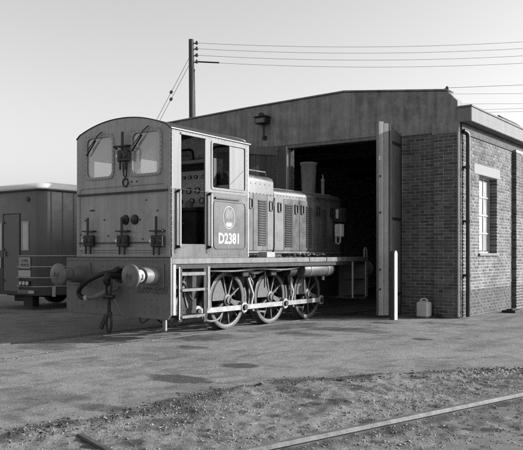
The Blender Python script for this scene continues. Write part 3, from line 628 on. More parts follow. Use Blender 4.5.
# running plate
rp = MB().box((-1.23, -2.10, 1.245), (1.28, 4.62, 1.342)).build('running_plate', 'plate', loco, .006)
MB().box((1.10, -2.08, 1.17), (1.255, 4.55, 1.244)).build('plate_angle', 'grime', rp)
for y in (2.05, 2.75): MB().box((1.281, y, 1.235), (1.288, y + .02, 1.35)).build('plate_strap', 'black', rp)
# buffer beams
def beam(y, sgn):
    place = (lambda u, v, w: Vector((u, y - w * 1.0, v))) if sgn > 0 else (lambda u, v, w: Vector((u, y + w, v)))
    op = [(-1.23, 1.345), (-1.23, .45), (-1.17, .375), (1.20, .345), (1.28, .43), (1.28, 1.345)]
    b_ = MB().plate(op, [], place, 0, .05).build('buffer_beam', 'beam', loco, .006)
    rv_ = MB()
    pts_ = [(-1.17 + 2.39 * i / 30, 1.30) for i in range(31)] + [(-1.15 + .11 * i, .86) for i in range(3)] + [(-.6 + .09 * i, .83) for i in range(4)] + [(.78 + .1 * i, .77) for i in range(5)]
    pts_ += [(x, z) for x in (.72, .86, .98) for z in (.66, .55, .46)] + [(x, z) for x in (-.95, -.8, -.45, -.3) for z in (.62, .5)] + [(-1.18, z) for z in (.6, .8, 1.0)] + [(1.23, z) for z in (.55, .75, .95, 1.15)] + [(-.3 + .1 * i, 1.2) for i in range(7)]
    for x, z in pts_:
        p0, p1 = place(x, z, .05), place(x, z, .062); rv_.cyl(p0, p1, .014, 6, .009)
    rv_.build('rivets', 'beam', b_)['kind'] = 'stuff'
    return b_
bmr = beam(-2.10, 1); bmf = beam(4.62, -1)
MB().box((1.262, -2.09, .42), (1.283, -2.02, 1.24)).build('beam_flange', 'dim_white', bmr, .003)
MB().box((-1.2, -2.13, 1.346), (1.26, -2.101, 1.362)).build('beam_top_strip', 'black', bmr)
def buffer(x, y, sgn, collar):
    b_ = MB().lathe((x, y, 1.058), (0, -sgn, 0), [(0, .20), (.04, .20), (.04, .155), (.30, .135), (.30, .10), (.50, .10)], 22).build('buffer', 'beam', loco)
    MB().lathe((x, y - sgn * .50, 1.058), (0, -sgn, 0), [(0, .10), (.015, .19), (.04, .195), (.055, .19), (.075, .14), (.088, .07), (.092, 0)], 28).build('buffer_head', 'head', b_, 0, 50)
    MB().box((x - .22, y - .0, .86), (x + .22, y - sgn * .028, 1.26)).build('buffer_base', 'beam', b_, .01)
    if collar:
        MB().lathe((x, y - sgn * .33, 1.058), (0, -sgn, 0), [(0, .104), (.11, .108), (.165, .15)], 22).build('buffer_collar', 'white', b_)
        MB().box((x + .09, y - sgn * .37, 1.0), (x + .113, y - sgn * .40, 1.09)).build('collar_mark', 'black', b_)
    sc_ = MB()
    for k in range(5): a = k * 1.3; sc_.tube([(x - .05 + .025 * k, y - sgn * .596, 1.02 + .03 * math.sin(a)), (x - .03 + .025 * k, y - sgn * .596, 1.09 + .02 * math.cos(a))], .006, 5)
    sc_.build('scrape_marks', 'beam', b_)
buffer(-.80, -2.15, 1, False); buffer(.935, -2.15, 1, True); buffer(-.80, 4.67, -1, False); buffer(.935, 4.67, -1, False)
# screw coupling and hook
hk = MB().lathe((.13, -2.15, 1.05), (0, -1, 0), [(0, .13), (.03, .12), (.03, .07), (.16, .06), (.18, .0)], 14).tube(bez([(.13, -2.25, 1.05), (.13, -2.40, 1.06), (.13, -2.47, .99), (.13, -2.42, .92), (.13, -2.36, .95)], 5), [.055] * 11 + [.05] * 5 + [.04] * 5, 10).build('draw_hook', 'black', loco)
def link(pts, r): return MB().tube(pts + pts[:1], r, 8)
def oval(c, w, h, tilt=0, n=14): return [(c[0] + w * math.cos(2*math.pi*i/n), c[1] + tilt * math.sin(2*math.pi*i/n), c[2] + h * math.sin(2*math.pi*i/n)) for i in range(n)]
cpl = link(oval((.15, -2.42, .85), .055, .17, .02), .022).build('coupling', 'black', loco)
MB().cyl((.04, -2.42, .70), (.27, -2.42, .70), .038, 10).build('coupling_nut', 'black', cpl)
MB().cyl((.155, -2.42, .72), (.155, -2.42, .40), .03, 10).lathe((.155, -2.42, .36), (0, 0, 1), [(0, .05), (.06, .055), (.1, .04)], 10).build('coupling_screw', 'black', cpl)
link(oval((.155, -2.42, .28), .06, .18, .0), .02).build('coupling_link', 'black', cpl)
MB().tube(bez([(.2, -2.42, .72), (.30, -2.40, .62), (.36, -2.36, .45), (.40, -2.33, .40)], 5), .016, 6).build('coupling_handle', 'beam', cpl)
# vacuum hose with its stand pipe
vh = MB().tube(bez([(.16, -2.2, 1.17), (.12, -2.3, 1.11), (-.05, -2.40, 1.07), (-.30, -2.45, .97), (-.50, -2.45, .85), (-.58, -2.43, .74), (-.52, -2.42, .675), (-.43, -2.41, .66)], 6), .043, 12).build('vacuum_hose', 'rubber', loco)
MB().tube([(-.44, -2.41, .658), (-.38, -2.40, .665)], .053, 12).build('hose_clip', 'white', vh)
MB().tube(bez([(-.38, -2.40, .665), (-.25, -2.38, .68), (-.08, -2.34, .74), (.05, -2.3, .80), (.10, -2.2, .84)], 5), [.042] * 6 + [.05] * 15, 10).build('hose_end', 'beam', vh)
MB().bar((-.20, -2.13, .40), (-.33, -2.16, .12), .09, .035, up=(0, 1, 0)).build('guard_iron', 'black', loco, .008)
MB().bar((1.10, -2.09, .36), (1.13, -2.12, .16), .07, .05, up=(0, 1, 0)).build('guard_iron', 'head', loco, .01)
MB().tube(bez([(.55, -2.11, .36), (.62, -2.14, .28), (.72, -2.14, .30), (.8, -2.11, .37)], 4), .014, 6).build('chain_loop', 'black', loco)
# chalk scrawl on the beam
for k, (wd, x0, w_, dz) in enumerate((('Iubbh', .56, .31, .0), ('oddil', .90, .30, -.01))):
    text_mesh('chalk_scrawl', wd, .125, w_, lambda u, v, w, x0=x0, dz=dz: Vector((x0 + u + .2 * v, -2.1505 - w, .765 + v + dz + .03 * u)), 'chalk', bmr, .0015, -.008)

# bonnet
def bonnet(y0, y1, hw, ztop, name, m):
    pr_ = [(-hw, 1.345), (-hw, ztop - .12), (-hw + .025, ztop - .045), (-hw + .12, ztop), (0, ztop + .03), (hw - .12, ztop), (hw - .025, ztop - .045), (hw, ztop - .12), (hw, 1.345)]
    return MB().plate(pr_[::-1], [], lambda u, v, w: Vector((u, w, v)), y0, y1).build(name, m, loco, .008)
bn1 = bonnet(.037, 1.53, .745, 2.98, 'tall_bonnet', 'paint'); bn2 = bonnet(1.532, 4.28, .745, 2.76, 'bonnet', 'paint')
MB().plate([(-.60, 2.70), (-.5, 2.80), (0, 2.85), (.5, 2.80), (.60, 2.70), (.5, 2.62), (-.5, 2.62)], [], lambda u, v, w: Vector((u, w, v)), 1.60, 4.22).build('bonnet_top', 'plate', bn2, .01)
def door(y0, y1, z0, z1, m='paint'):
    return MB().box((.747, y0, z0), (.762, y1, z1)).build('bonnet_door', m, loco, .005)
ld = None
def louvres(d, y0, y1, z0, z1, n):
    mb_ = MB(); h = (z1 - z0) / n; y_ = (y0 + y1) / 2
    mb_.add([(.762, y0, z0 + .004), (.762, y1, z0 + .004), (.792, y1 - .01, z0 + .004), (.792, y0 + .01, z0 + .004), (.762, y0, z0 + h * .78), (.762, y1, z0 + h * .78)], [(3,2,1,0), (0,1,5,4), (2,3,4,5), (0,4,3), (1,2,5)])
    first = mb_.build('louvre', 'paint', d)
    for k in range(1, n):
        c = first.copy(); COL.objects.link(c); c.parent = d; c.location = (0, 0, h * k)
def handle(d, y, z):
    o = [(y + .055 * a, z + .10 * b_) for a, b_ in ((-1, -1), (1, -1), (1, 1), (-1, 1))]
    MB().plate(rrect(y - .062, y + .062, z - .105, z + .105, .02, 2), [rrect(y - .040, y + .040, z - .08, z + .08, .015, 2)], onX(.762), 0, .022).build('door_handle', 'black', d)
d1 = door(.06, .80, 1.48, 2.60); handle(d1, .72, 2.40); 
d2 = door(.81, 1.49, 1.48, 2.60, 'paint'); louvres(d2, .97, 1.26, 1.58, 2.50, 19); handle(d2, 1.41, 2.38)
MB().box((.763, 1.29, 1.50), (.766, 1.48, 2.58)).build('worn_patch', 'plate', d2)
d3 = door(1.55, 1.88, 1.48, 2.56, 'plate'); handle(d3, 1.72, 2.37)
d4 = door(1.89, 2.48, 1.48, 2.56); louvres(d4, 1.93, 2.22, 1.56, 2.46, 19); handle(d4, 2.36, 2.36)
d5 = door(2.49, 3.10, 1.48, 2.56); handle(d5, 2.60, 2.36); louvres(d5, 2.76, 3.0, 1.56, 2.46, 19)
d6 = door(3.11, 3.7, 1.48, 2.56); handle(d6, 3.25, 2.36); louvres(d6, 3.4, 3.64, 1.56, 2.46, 19)
d7 = door(3.71, 4.24, 1.48, 2.56); handle(d7, 3.85, 2.36)
for z in (1.55, 2.5): 
    for y in (1.52,): MB().box((.748, y - .02, z - .12), (.78, y + .02, z)).build('door_hinge', 'black', bn1)
MB().bar((.775, .06, 1.44), (.775, 4.25, 1.44), .03, .025).build('bonnet_rail', 'plate', bn2)
MB().tube([(.70, 0.3, 3.03), (.70, .32, 3.06), (.70, 1.3, 3.06), (.70, 1.32, 2.98)], .014, 6).build('bonnet_handrail', 'plate', bn1)
MB().tube([(.80, 3.15, 2.66), (.80, 4.25, 2.64)], .014, 6).build('bonnet_handrail', 'grime', bn2)
# exhaust chimney
ch = MB().lathe((0.02, 4.05, 2.80), (0, 0, 1), [(0, .165), (.05, .16), (.70, .185), (.73, .205), (.775, .205), (.775, .165), (.3, .13)], 26).build('exhaust_chimney', 'head', loco, 0, 40)
MB().cyl((.38, 4.1, 2.72), (.38, 4.1, 3.12), .04, 10).lathe((.38, 4.1, 3.12), (0, 0, 1), [(0, .05), (.03, .05), (.06, .02), (.16, .012)], 10).build('whistle', 'head', loco)
# things on the bonnet front: lamp cluster at the doorway, its sunlit spot put in as white
fb = MB().box((.78, 3.86, 2.14), (1.0, 4.1, 2.46)).build('front_lamp_box', 'grime', loco, .012)
MB().box((.87, 3.853, 2.22), (.94, 3.859, 2.43)).build('lamp_sunlit_spot', 'white', fb)  # white plate stands in for a sunlit spot
MB().box((.80, 3.90, 1.80), (.98, 4.06, 2.10)).build('sand_filler', 'panel', fb, .02)
MB().tube([(.86, 3.88, 1.80), (.86, 3.88, 1.66), (.93, 3.88, 1.64), (.97, 3.88, 1.68), (.97, 3.88, 1.82)], .018, 8).build('filler_handle', 'white', fb)
# tank under the plate
tk = MB().lathe((1.06, 2.0, 1.085), (0, 1, 0), [(0, .06), (.02, .14), (.05, .155), (1.2, .155), (1.23, .14), (1.25, .06)], 22).build('air_tank', 'wheel', loco)
for y in (2.25, 2.95): MB().cyl((1.06, y, 1.085), (1.06, y + .05, 1.085), .163, 22).build('tank_band', 'head', tk)
MB().cyl((1.1, 2.9, .93), (1.1, 2.9, .85), .03, 8).build('drain_cock', 'dim_white', tk)
MB().lathe((.95, 1.66, 1.07), (0, 1, 0), [(0, .05), (.02, .12), (.30, .12), (.32, .05)], 16).build('air_cylinder', 'grime', loco)
# frames
for x in (.50, -.50): MB().box((x - .02, -2.04, .42), (x + .02, 4.60, 1.244)).build('side_frame', 'black', loco)
MB().box((-.48, -1.9, .55), (.48, 4.5, .9)).build('underframe', 'grime', loco)
# wheels: shared meshes
WR = .545
def wheel_meshes():
    d = {}
    ty = MB().lathe((-.06, 0, 0), (1, 0, 0), [(-.02, .46), (-.02, WR + .028), (.0, WR + .025), (.01, WR), (.12, WR - .006), (.125, WR - .02), (.125, .47), (.115, .455), (.0, .45)], 44, True)
    d['tyre'] = ty; d['hub'] = MB().lathe((-.07, 0, 0), (1, 0, 0), [(0, .12), (.15, .115), (.16, .09), (.165, .075), (.185, .07), (.185, 0)], 20)
    d['spoke'] = MB().add([(.0, -.026, .08), (.055, -.024, .08), (.055, .024, .08), (.0, .026, .08), (.0, -.015, .46), (.04, -.013, .46), (.04, .013, .46), (.0, .015, .46)], [(0,1,2,3),(7,6,5,4),(0,4,5,1),(1,5,6,2),(2,6,7,3),(3,7,4,0)])
    return d
out_m = {}
for k, b_ in wheel_meshes().items():
    o = b_.build(k, 'wheel', None, .004 if k == 'spoke' else 0, 40); out_m[k] = o.data; bpy.data.objects.remove(o)
arc = lambda a0, a1, r, n: [(r * math.cos(R(a0 + (a1 - a0) * i / n)), r * math.sin(R(a0 + (a1 - a0) * i / n))) for i in range(n + 1)]
bw_ = MB().plate(arc(118, 180, .452, 12) + [(-.13, .0), (-.07, .10)], [], lambda u, v, w: Vector((w, u, v)), -.01, .07).build('balance_weight', 'wheel', None, .005); out_m['balance_weight'] = bw_.data; bpy.data.objects.remove(bw_)
WY = (0.0, 1.405, 2.83); PIN = (.335, -.145)
for side in (1, -1):
    for y in WY:
        wt = bpy.data.objects.new('wheel', out_m['tyre']); COL.objects.link(wt); wt.parent = loco; wt.location = (side * .685, y, WR)
        if side < 0: wt.rotation_euler = (0, 0, math.pi)
        for nm_ in ('hub', 'balance_weight'):
            o = bpy.data.objects.new(nm_, out_m[nm_]); COL.objects.link(o); o.parent = wt
            if nm_ == 'balance_weight': o.rotation_euler = (R(0), 0, 0)
        for k in range(10):
            o = bpy.data.objects.new('spoke', out_m['spoke']); COL.objects.link(o); o.parent = wt; o.rotation_euler = (2 * math.pi * (k + .3) / 10, 0, 0)
for y in WY: MB().cyl((-.66, y, WR), (.66, y, WR), .085, 14).build('axle', 'grime', loco)
# coupling rods and pins, jackshaft under the cab
JY = -1.36
pins = [(y + PIN[0], WR + PIN[1]) for y in (JY,) + WY]
rod = MB()
for (a, c) in zip(pins[:-1], pins[1:]): rod.box((.845, a[0] + .08, a[1] - .048), (.895, c[0] - .08, a[1] + .048))
rod = rod.build('coupling_rod', 'steel', loco, .006)
for k, (y, z) in enumerate(pins):
    MB().cyl((.835, y, z), (.908, y, z), .105, 18).build('rod_end', 'steel', rod, .006)
    MB().cyl((.74, y, z), (.945, y, z), .055, 14).build('crank_pin', 'black', rod, .004)
    MB().bar((.80, y - PIN[0] * .98, z - PIN[1]), (.80, y, z), .10, .04, up=(1, 0, 0)).build('crank_web', 'wheel', rod, .01)
js = MB().lathe((.60, JY, WR), (1, 0, 0), [(0, .13), (.17, .13), (.19, .09)], 18).build('jackshaft', 'wheel', loco)
MB().plate(arc(95, 235, .36, 12) + [(.0, -.1), (.08, .05)], [], lambda u, v, w: Vector((.70 + w, JY + u, WR + v)), 0, .07).build('jackshaft_weight', 'wheel', js, .006)
MB().cyl((-.6, JY, WR), (.6, JY, WR), .09, 14).build('shaft', 'grime', js)
# brake gear and springs
for y in (.70, 2.13):
    br = MB().bar((.70, y + .06, 1.10), (.70, y - .02, .32), .05, .07, up=(1, 0, 0)).build('brake_hanger', 'plate', loco, .006)
    MB().plate(arc(-28, 22, WR + .07, 6) + arc(22, -28, WR + .012, 6), [], lambda u, v, w: Vector((.64 + w, y - .70 + u, WR + v)), 0, .1).build('brake_block', 'wheel', br)
    MB().cyl((.60, y - .02, .33), (.86, y - .02, .33), .03, 8).bar((.72, y - .02, .33), (.72, y + .55, .25), .02, .04).build('brake_rod', 'plate', br)
    MB().tube(bez([(.78, y - .1, 1.15), (.80, y - .05, .95), (.78, y + .06, .85), (.72, y + .10, .70), (.70, y + .16, .30)], 4), .018, 6).build('sand_pipe', 'dim_white', br)
    MB().box((.62, y - .16, 1.02), (.84, y + .08, 1.20)).lathe((.80, y + .02, 1.02), (0, 0, -1), [(0, .07), (.05, .07), (.09, .03)], 10).build('sand_valve', 'wheel', br, .01)
for y in WY:
    sp_ = MB()
    for k in range(6): sp_.box((.54, y - .42 + .05 * k, 1.06 + .016 * k), (.63, y + .42 - .05 * k, 1.075 + .016 * k))
    sp_ = sp_.build('leaf_spring', 'grime', loco); MB().bar((.62, y - .36, 1.12), (.62, y - .36, .9), .04, .04).bar((.62, y + .36, 1.12), (.62, y + .36, .9), .04, .04).build('spring_hanger', 'grime', sp_)
for (y, z0, z1) in ((.98, .75, 1.16), (2.42, .6, 1.2), (1.9, .55, 1.2)): MB().cyl((.92, y, z0), (.92, y, z1), .022, 8).build('pull_rod', 'plate', loco)
MB().tube(bez([(.95, .35, 1.10), (.97, .55, 1.05), (.97, .8, 1.08), (.95, .9, 1.16)], 5), .03, 8).tube(bez([(.95, 1.0, 1.14), (.98, 1.25, 1.08), (.98, 1.5, 1.10), (.9, 1.6, 1.18)], 5), .03, 8).build('brake_pipe', 'plate', loco)
# footsteps below the cab door and at the front
st = MB().bar((1.24, -1.88, .30), (1.24, -1.88, 1.24), .022, .09, up=(0, 1, 0)).bar((1.24, -1.24, .26), (1.24, -1.24, 1.24), .022, .09, up=(0, 1, 0)).build('step_hanger', 'grime', loco)
for z, y1_ in ((.82, -1.20), (.38, -1.20)):
    tr = MB().box((1.0, -1.90, z - .02), (1.27, y1_, z + .015)).build('step_tread', 'grime', st, .005)
    MB().box((1.271, -1.86, z - .025), (1.278, y1_ - .08, z + .02)).build('step_edge', 'plate', tr)
    MB().box((.99, -1.88, z + .016), (1.01, y1_, z + .26)).build('step_back', 'grime', tr)
MB().box((1.255, -1.925, .34), (1.262, -1.895, 1.2)).build('step_edge_strip', 'dim_white', st); MB().box((1.255, -1.195, .45), (1.263, -1.13, 1.2)).build('step_side_plate', 'head', st)
MB().box((1.08, -1.86, 1.05), (1.26, -1.24, 1.11)).build('step_crossbar', 'plate', st, .006)
for y in (3.92, 4.56): MB().bar((1.27, y, .42), (1.27, y, 1.235), .022, .035, up=(0, 1, 0)).build('front_step_hanger', 'white', loco)
for z in (.45, .82): MB().box((1.05, 3.92, z - .015), (1.26, 4.56, z + .015)).build('front_step', 'grime', loco, .004)
MB().tube([(1.26, 4.50, 1.24), (1.26, 4.50, 1.50), (1.26, 4.53, 1.55), (1.26, 4.60, 1.55), (1.26, 4.62, 1.50), (1.26, 4.62, 1.24)], .02, 8).build('front_handrail', 'dim_white', loco)
# hook-ups on the running plate
MB().box((.86, .82, 1.343), (1.08, 1.10, 1.45)).build('toolbox', 'dim_white', loco, .008)
hp = []
for i in range(46):
    t_ = i / 45; hp.append((.98 + .10 * math.sin(i * 1.7) , 1.55 + 1.5 * t_ + .05 * math.sin(i * 2.3), 1.372 + .035 * abs(math.sin(i * 1.1))))
tag(MB().tube(bez(hp, 3), .024, 7).build('rope', 'rubber', None), 'black coiled rope lying along the engine running plate', 'rope')

# rivets, pipework and running gear clutter
rvt = MB()
for y in np.arange(-2.05, 0.0, .085):
    if not -1.9 < y < -1.18: rvt.cyl((CX1, y, 1.40), (CX1 + .006, y, 1.40), .010, 6)
    rvt.cyl((CX1, y, 3.41), (CX1 + .006, y, 3.41), .008, 6)
for z in np.arange(1.5, 3.4, .09):
    for y in (-2.075, -.03): rvt.cyl((CX1, y, z), (CX1 + .006, y, z), .008, 6)
rvt.build('cab_rivets', 'head', loco)['kind'] = 'stuff'
rvt = MB()
for z in np.arange(1.5, 3.4, .11):
    for x in (CX0 + .04, CX1 - .04): rvt.cyl((x, CY0, z), (x, CY0 - .006, z), .009, 6)
for x in np.arange(CX0 + .08, CX1 - .05, .075): rvt.cyl((x, CY0, 1.42), (x, CY0 - .006, 1.42), .009, 6)
rvt.build('cab_end_rivets', 'rear_paint', cab_rear)['kind'] = 'stuff'
rvt = MB()
for y in np.arange(.1, 4.2, .12): rvt.cyl((.745, y, 2.61), (.753, y, 2.61), .010, 6); rvt.cyl((.745, y, 1.40), (.753, y, 1.40), .010, 6)
for y in np.arange(.1, 1.5, .16): rvt.cyl((.745, y, 2.80), (.752, y, 2.80), .010, 6)
rvt.build('bonnet_bolts', 'grime', bn1)['kind'] = 'stuff'
for k, (y, dx) in enumerate(((.12, 0), (1.02, .02), (2.5, .0))):
    bx_ = MB().box((.78 + dx, y, .98), (1.02 + dx, y + .20, 1.20)).build('sandbox', 'grime', loco, .02)
    MB().cyl((.9 + dx, y + .1, 1.20), (.9 + dx, y + .1, 1.235), .05, 12).build('sandbox_lid', 'head', bx_)
MB().tube(bez([(1.12, -1.0, 1.12), (1.13, -.3, 1.10), (1.12, .5, 1.13), (1.13, 1.3, 1.10), (1.12, 1.9, 1.13)], 6), .018, 7).build('air_pipe', 'plate', loco)
MB().tube(bez([(1.0, -1.05, .30), (.98, -.8, .22), (1.0, -.6, .24), (.98, -.45, .34)], 5), .02, 7).build('drain_pipe', 'plate', loco)
for y in (.62, 2.05):
    MB().bar((.80, y - .05, .95), (.80, y + .12, .62), .05, .05, up=(1, 0, 0)).bar((.80, y + .12, .62), (.80, y + .02, .34), .045, .05, up=(1, 0, 0)).build('brake_link', 'dim_white', loco, .006)
bt_ = MB().box((.62, -1.84, .45), (1.02, -1.30, 1.15)).build('battery_box', 'grime', loco, .015)
MB().bar((1.03, -1.80, .5), (1.03, -1.5, 1.05), .02, .05).bar((1.03, -1.45, .5), (1.03, -1.6, .95), .02, .04).build('box_brace', 'plate', bt_)
MB().tube(bez([(1.05, -1.75, 1.0), (1.10, -1.6, .9), (1.08, -1.5, .75), (1.10, -1.4, .62)], 5), .016, 6).build('box_hose', 'rubber', bt_)

# ------------------------------------------------------------------ trailer on the left
TX0, TX1, TY0, TY1 = -8.35, -5.9, .95, 11.5
tr = thing('trailer', 'dark box trailer with pale roof parked left of the locomotive', 'trailer', (-7.1, .95, 0))
c_ = .20; fp = [(TX0 + c_, TY0), (TX1 - c_, TY0), (TX1, TY0 + c_), (TX1, TY1), (TX0, TY1), (TX0, TY0 + c_)]
body = MB().plate(fp, [], lambda u, v, w: Vector((u, v, w)), .36, 3.05).build('body', 'trailer', tr, .012)
rfm = MB(); nn = 10
for j in range(nn):
    pass
ring = []
for z, s_ in ((3.045, .06), (3.10, .06), (3.19, -.05), (3.27, -.45), (3.31, -1.1)):
    ring.append([(TX0 + c_ - s_, TY0 - s_, z), (TX1 - c_ + s_, TY0 - s_, z), (TX1 + s_, TY0 + c_ - s_, z), (TX1 + s_, TY1 + s_, z), (TX0 - s_, TY1 + s_, z), (TX0 - s_, TY0 + c_ - s_, z)])
vv = [p for r_ in ring for p in r_]; ff = [(j*6+i, j*6+(i+1) % 6, (j+1)*6+(i+1) % 6, (j+1)*6+i) for j in range(4) for i in range(6)] + [tuple(range(6)), tuple(range(24, 30))]
MB().add(vv, ff).build('roof', 'trailer_roof', tr, .01)
YE = TY0
MB().tube([(TX0 + c_, YE - .02, 3.03), (TX1 - c_, YE - .02, 3.03), (TX1 + .02, TY0 + c_, 3.03), (TX1 + .02, TY1, 3.03)], .022, 6).build('roof_gutter', 'trailer', tr)
MB().tube([(-7.42, YE - .006, .45), (-7.42, YE - .006, 2.45), (-6.73, YE - .006, 2.45), (-6.73, YE - .006, .45)], .014, 6).build('door_edge', 'black', body)
rdoor = MB().box((-7.40, YE - .012, .45), (-6.75, YE - .002, 2.43)).build('rear_door', 'trailer', tr, .004)
MB().box((-7.33, YE - .05, 1.35), (-7.28, YE - .012, 1.48)).build('handle', 'head', rdoor)
for x in (-6.66, -7.75):
    wf = MB().plate(rect(x, x + .29, 1.50, 2.24), [rect(x + .03, x + .26, 1.53, 2.21)], onY(YE), 0, .02).build('rear_window', 'trim', tr)
    MB().box((x + .031, YE - .008, 1.531), (x + .259, YE - .002, 2.209)).build('window_pane', 'panel', wf)
for x in (-6.73, -7.93):
    if x > -7: [MB().box((-7.43, YE - .03, z), (-7.34, YE - .012, z + .05)).build('door_hinge', 'black', rdoor) for z in (.7, 1.5, 2.2)]
    sg = MB().box((x, YE - .02, 1.055), (x + .43, YE - .002, 1.315)).build('warning_sign', 'sign', tr, .004)
    MB().plate(rect(x - .012, x + .442, 1.043, 1.327), [rect(x + .012, x + .418, 1.067, 1.303)], onY(YE - .02), 0, .006).build('sign_border', 'trim', sg)
    text_mesh('sign_text', 'LONG', .075, .26, lambda u, v, w, x=x: Vector((x + .085 + u, YE - .0215 - w, 1.205 + v)), 'black', sg, .001, .03)
    text_mesh('sign_text', 'VEHICLE', .075, .35, lambda u, v, w, x=x: Vector((x + .04 + u, YE - .0215 - w, 1.095 + v)), 'black', sg, .001, .03)
MB().box((-6.78, YE - .02, .83), (-6.29, YE - .002, 1.0)).build('number_plate', 'white', tr, .004)
lt = MB().box((-6.75, YE - .05, .60), (-6.30, YE - .002, .73)).build('tail_light', 'black', tr, .01)
for x in (-6.66, -6.52, -6.38): MB().lathe((x, YE - .05, .665), (0, -1, 0), [(0, .055), (.015, .05), (.02, 0)], 12).build('tail_lens', 'panel', lt)
MB().box((-6.8, YE - .03, .40), (-6.12, YE - .002, .50)).build('bumper', 'plate', tr, .006)
MB().box((-6.36, YE - .034, .415), (-6.14, YE - .031, .485)).build('reflector', 'white', tr)
MB().cyl((-6.40, YE - .002, 2.80), (-6.40, YE - .03, 2.80), .06, 12).build('vent', 'black', tr)
for z in (1.36, 1.085, .81, .585):
    MB().tube([(-6.85 if z < 1.3 else -6.78, YE - .008, z), (TX1 - c_, YE - .008, z), (TX1 + .008, TY0 + c_, z), (TX1 + .008, TY1, z)], .016, 6).build('trim_strip', 'trim', body)
for k in range(28):
    y = TY0 + c_ + .1 + k * .36
    if y < TY1: MB().box((TX1, y, .6), (TX1 + .008, y + .03, 3.02)).build('side_rib', 'trailer', body)
MB().box((TX1 + .01, 1.28, .33), (TX1 + .03, 1.38, .58)).build('marker_board', 'white', tr)
for y in (3.2, 4.4, 10):
    for x in (-6.25, -8.1):
        wv = MB().lathe((x - .12, y, .45), (1, 0, 0), [(0, .2), (.0, .40), (.03, .45), (.21, .45), (.24, .40), (.24, .2)], 22).build('wheel', 'tyre', tr)
        MB().lathe((x - .05, y, .45), (1, 0, 0), [(0, .2), (.16, .2), (.16, .08), (.2, .06), (.2, 0)], 16).build('rim', 'head', wv)
MB().box((-7.9, 1.4, .30), (-6.3, 11, .36)).box((-7.3, 1.2, .18), (-6.9, 1.5, .36)).build('chassis', 'grime', tr)
MB().box((-6.78, 1.1, .05), (-6.42, 1.3, .36)).build('mud_flap', 'tyre', tr)

# ------------------------------------------------------------------ post, drum, oddments
pt = thing('bollard', 'white painted timber post with rounded top beside the open shed door', 'post', (2.33, 3.86, 0))
yp = 3.80; prof_ = [(2.275, -.05), (2.395, -.05), (2.395, 1.40)] + [(2.335 + .06 * math.cos(a), 1.40 + .085 * math.sin(a)) for a in np.linspace(.2, math.pi - .2, 8)] + [(2.275, 1.40)]
prof_ = [(yp + (x - 2.335) * 1.25, z) for x, z in prof_]
MB().plate(prof_, [], onX(2.275), 0, .10).build('post', 'wood', pt, .006)  # dark colour stands in for the post's shaded side
MB().plate(prof_, [], onX(2.376), 0, .022).build('sunlit_face', 'post', pt, .004)  # pale plate put on as the post's sunlit side
MB().box((2.265, 3.72, 1.05), (2.30, 3.735, 1.09)).build('post_bolt', 'black', pt)
dr = thing('plastic_drum', 'pale square plastic drum standing against the brick pier', 'drum', (2.66, 4.66, 0))
MB().box((2.52, 4.55, 0), (2.80, 4.80, .34)).build('drum', 'plastic', dr, .03)
MB().plate([(2.56, .34), (2.76, .34), (2.74, .40), (2.70, .425), (2.62, .425), (2.58, .40)], [rect(2.63, 2.72, .365, .395)], onY(4.64), -.06, 0).build('drum_handle', 'plastic', dr, .004)
MB().cyl((2.57, 4.72, .34), (2.57, 4.72, .40), .045, 12).build('drum_cap', 'dim_white', dr)
tag(MB().box((2.90, 4.72, -.01), (3.06, 4.80, .07)).box((2.93, 4.76, .07), (2.96, 4.79, .20)).build('scrap_iron', 'black', None, .01), 'small lump of scrap iron on the ground beside the plastic drum', 'scrap')
gy = MB().box((3.62, 7.1, -.02), (3.95, 7.7, .045)).box((3.70, 7.2, .045), (3.86, 7.55, .075)).build('drain_cover', 'black', None, .012)
tag(gy, 'dark flat drain cover on the ground below the shed window', 'drain cover')

# ------------------------------------------------------------------ telegraph pole and wires
F_ = Vector((-math.sin(R(35.4978)), math.cos(R(35.4978)), 0)); R_ = Vector((math.cos(R(35.4978)), math.sin(R(35.4978)), 0)); C0 = Vector((9.4145, -11.047, 1.41))
PD = 30.0; pole_p = C0 + F_ * PD + R_ * ((193.6 - 261.5) / 748 * PD); pole_p.z = 0
tp = thing('telegraph_pole', 'tall dark timber telegraph pole rising behind the shed roof', 'pole', tuple(pole_p))
ztop = 1.41 + (254 - 39.5) / 748 * PD
MB().cyl(pole_p, pole_p + Vector((-.08, -.05, ztop)), .15, 12, .105).build('pole', 'wood', tp)
wy = [42.9, 48.7, 55.2, 61.7]; zs_ = [1.41 + (254 - y) / 748 * PD for y in wy]; ins = []
for z in zs_:
    a = pole_p + Vector((-.08, -.05, z)); e = a + R_ * .22
    MB().tube([a, a + R_ * .2 + Vector((0, 0, -.03)), e], .022, 6).build('insulator_arm', 'black', tp)
    MB().lathe(e + Vector((0, 0, -.06)), (0, 0, 1), [(0, .05), (.05, .07), (.10, .05), (.14, .03)], 10).build('insulator', 'insul', tp); ins.append(e)
MB().tube([pole_p + R_ * .13 + Vector((-.08, -.05, zs_[3] - .3)), pole_p + R_ * .15 + Vector((-.04, -.02, 3))], .025, 6).build('cable_duct', 'black', tp)
nm4 = ['topmost of the four telegraph wires running right from the pole', 'second telegraph wire from the top running right from the pole', 'third telegraph wire from the top running right from the pole', 'lowest of the four telegraph wires running right from the pole']
for k, e in enumerate(ins):
    end = e + R_ * 22.6 + Vector((0, 0, 1.0 - .06 * k)); pts_ = []
    for i in range(41):
        t_ = i / 40; p = e.lerp(end, t_); p.z -= 4 * .55 * t_ * (1 - t_); pts_.append(p)
    tag(MB().tube(pts_, .0065, 5).build('telegraph_wire', 'black', None), nm4[k], 'wire', 'telegraph wires from the pole')
MB().tube([ins[3], ins[3] + R_ * .9 + Vector((0, 0, -.04))], .03, 6).build('wire_sleeve', 'black', tp)
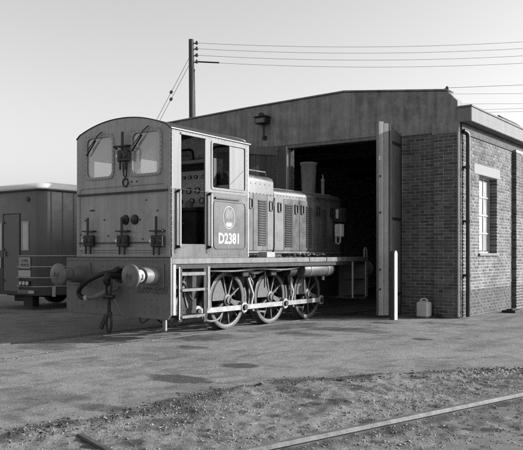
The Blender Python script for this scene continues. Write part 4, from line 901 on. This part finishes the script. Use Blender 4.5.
for k, (y, xb) in enumerate(((54, 157.5), (61, 161))):
    a = pole_p + Vector((-.08, -.05, 1.41 + (254 - y) / 748 * PD)); slope = (117 - y) / (xb - 190.5)
    x1 = 190.5 + (289 - y) / slope; e = C0 + F_ * PD + R_ * ((x1 - 261.5) / 748 * PD); e.z = 0
    sw = MB().tube([a, e], .009, 5).build('stay_wire', 'black', None)
    tag(sw, ('upper' if k == 0 else 'lower') + ' stay wire slanting down left from the telegraph pole', 'wire', 'stay wires of the pole')
    t_ = .155 + .005 * k; p = a.lerp(e, t_); d_ = (e - a).normalized()
    MB().lathe(p, d_, [(0, .02), (.03, .06), (.12, .06), (.15, .02)], 8).build('stay_insulator', 'insul', sw)
# spike on the gable with its wire, and the lower wires beyond the roof
ip_ = Vector((3.045, FY + .1, 5.05))
sk = thing('wire_bracket', 'small iron wire bracket standing on the corner of the concrete gable', 'bracket', tuple(ip_))
MB().box((3.025, FY + .08, 5.0), (3.065, FY + .12, 5.13)).build('bracket', 'black', sk)
MB().lathe((3.035, FY + .1, 5.12), (0, 0, 1), [(0, .03), (.03, .04), (.06, .03), (.075, 0)], 10).build('insulator', 'insul', sk)
e = C0 + F_ * 40 + R_ * ((900 - 261.5) / 748 * 40); e.z = 1.41 + (254 - 70) / 748 * 40
tag(MB().tube([ip_ + Vector((0, 0, .1)), e], .005, 5).build('service_wire', 'black', None), 'service wire running right from the bracket on the gable corner', 'wire')
p2 = ip_ + Vector((-3.3, 1.2, -.05)); tag(MB().tube([ip_ + Vector((0, 0, .1)), p2], .007, 5).build('service_wire', 'black', None), 'short service wire dropping left from the gable bracket to the roof', 'wire')
lab = ['thin wire just below the gable bracket at right', 'second of the thin wires beyond the shed parapet', 'third of the thin wires beyond the shed parapet', 'lowest thin wire just above the shed parapet']
for k, (ya, yb) in enumerate(((94, 93.6), (104, 103.6), (110.5, 108.5), (113, 111.5))):
    D = 42.0; pts_ = []
    for i in range(21):
        x = 470 - 90 + 320 * i / 20; y = ya + (yb - ya) * (x - 455) / 68; p = C0 + F_ * D + R_ * ((x - 261.5) / 748 * D); p.z = 1.41 + (254 - y) / 748 * D; pts_.append(p)
    tag(MB().tube(pts_, .0075, 5).build('distant_wire', 'black', None), lab[k], 'wire', 'thin wires beyond the shed parapet')
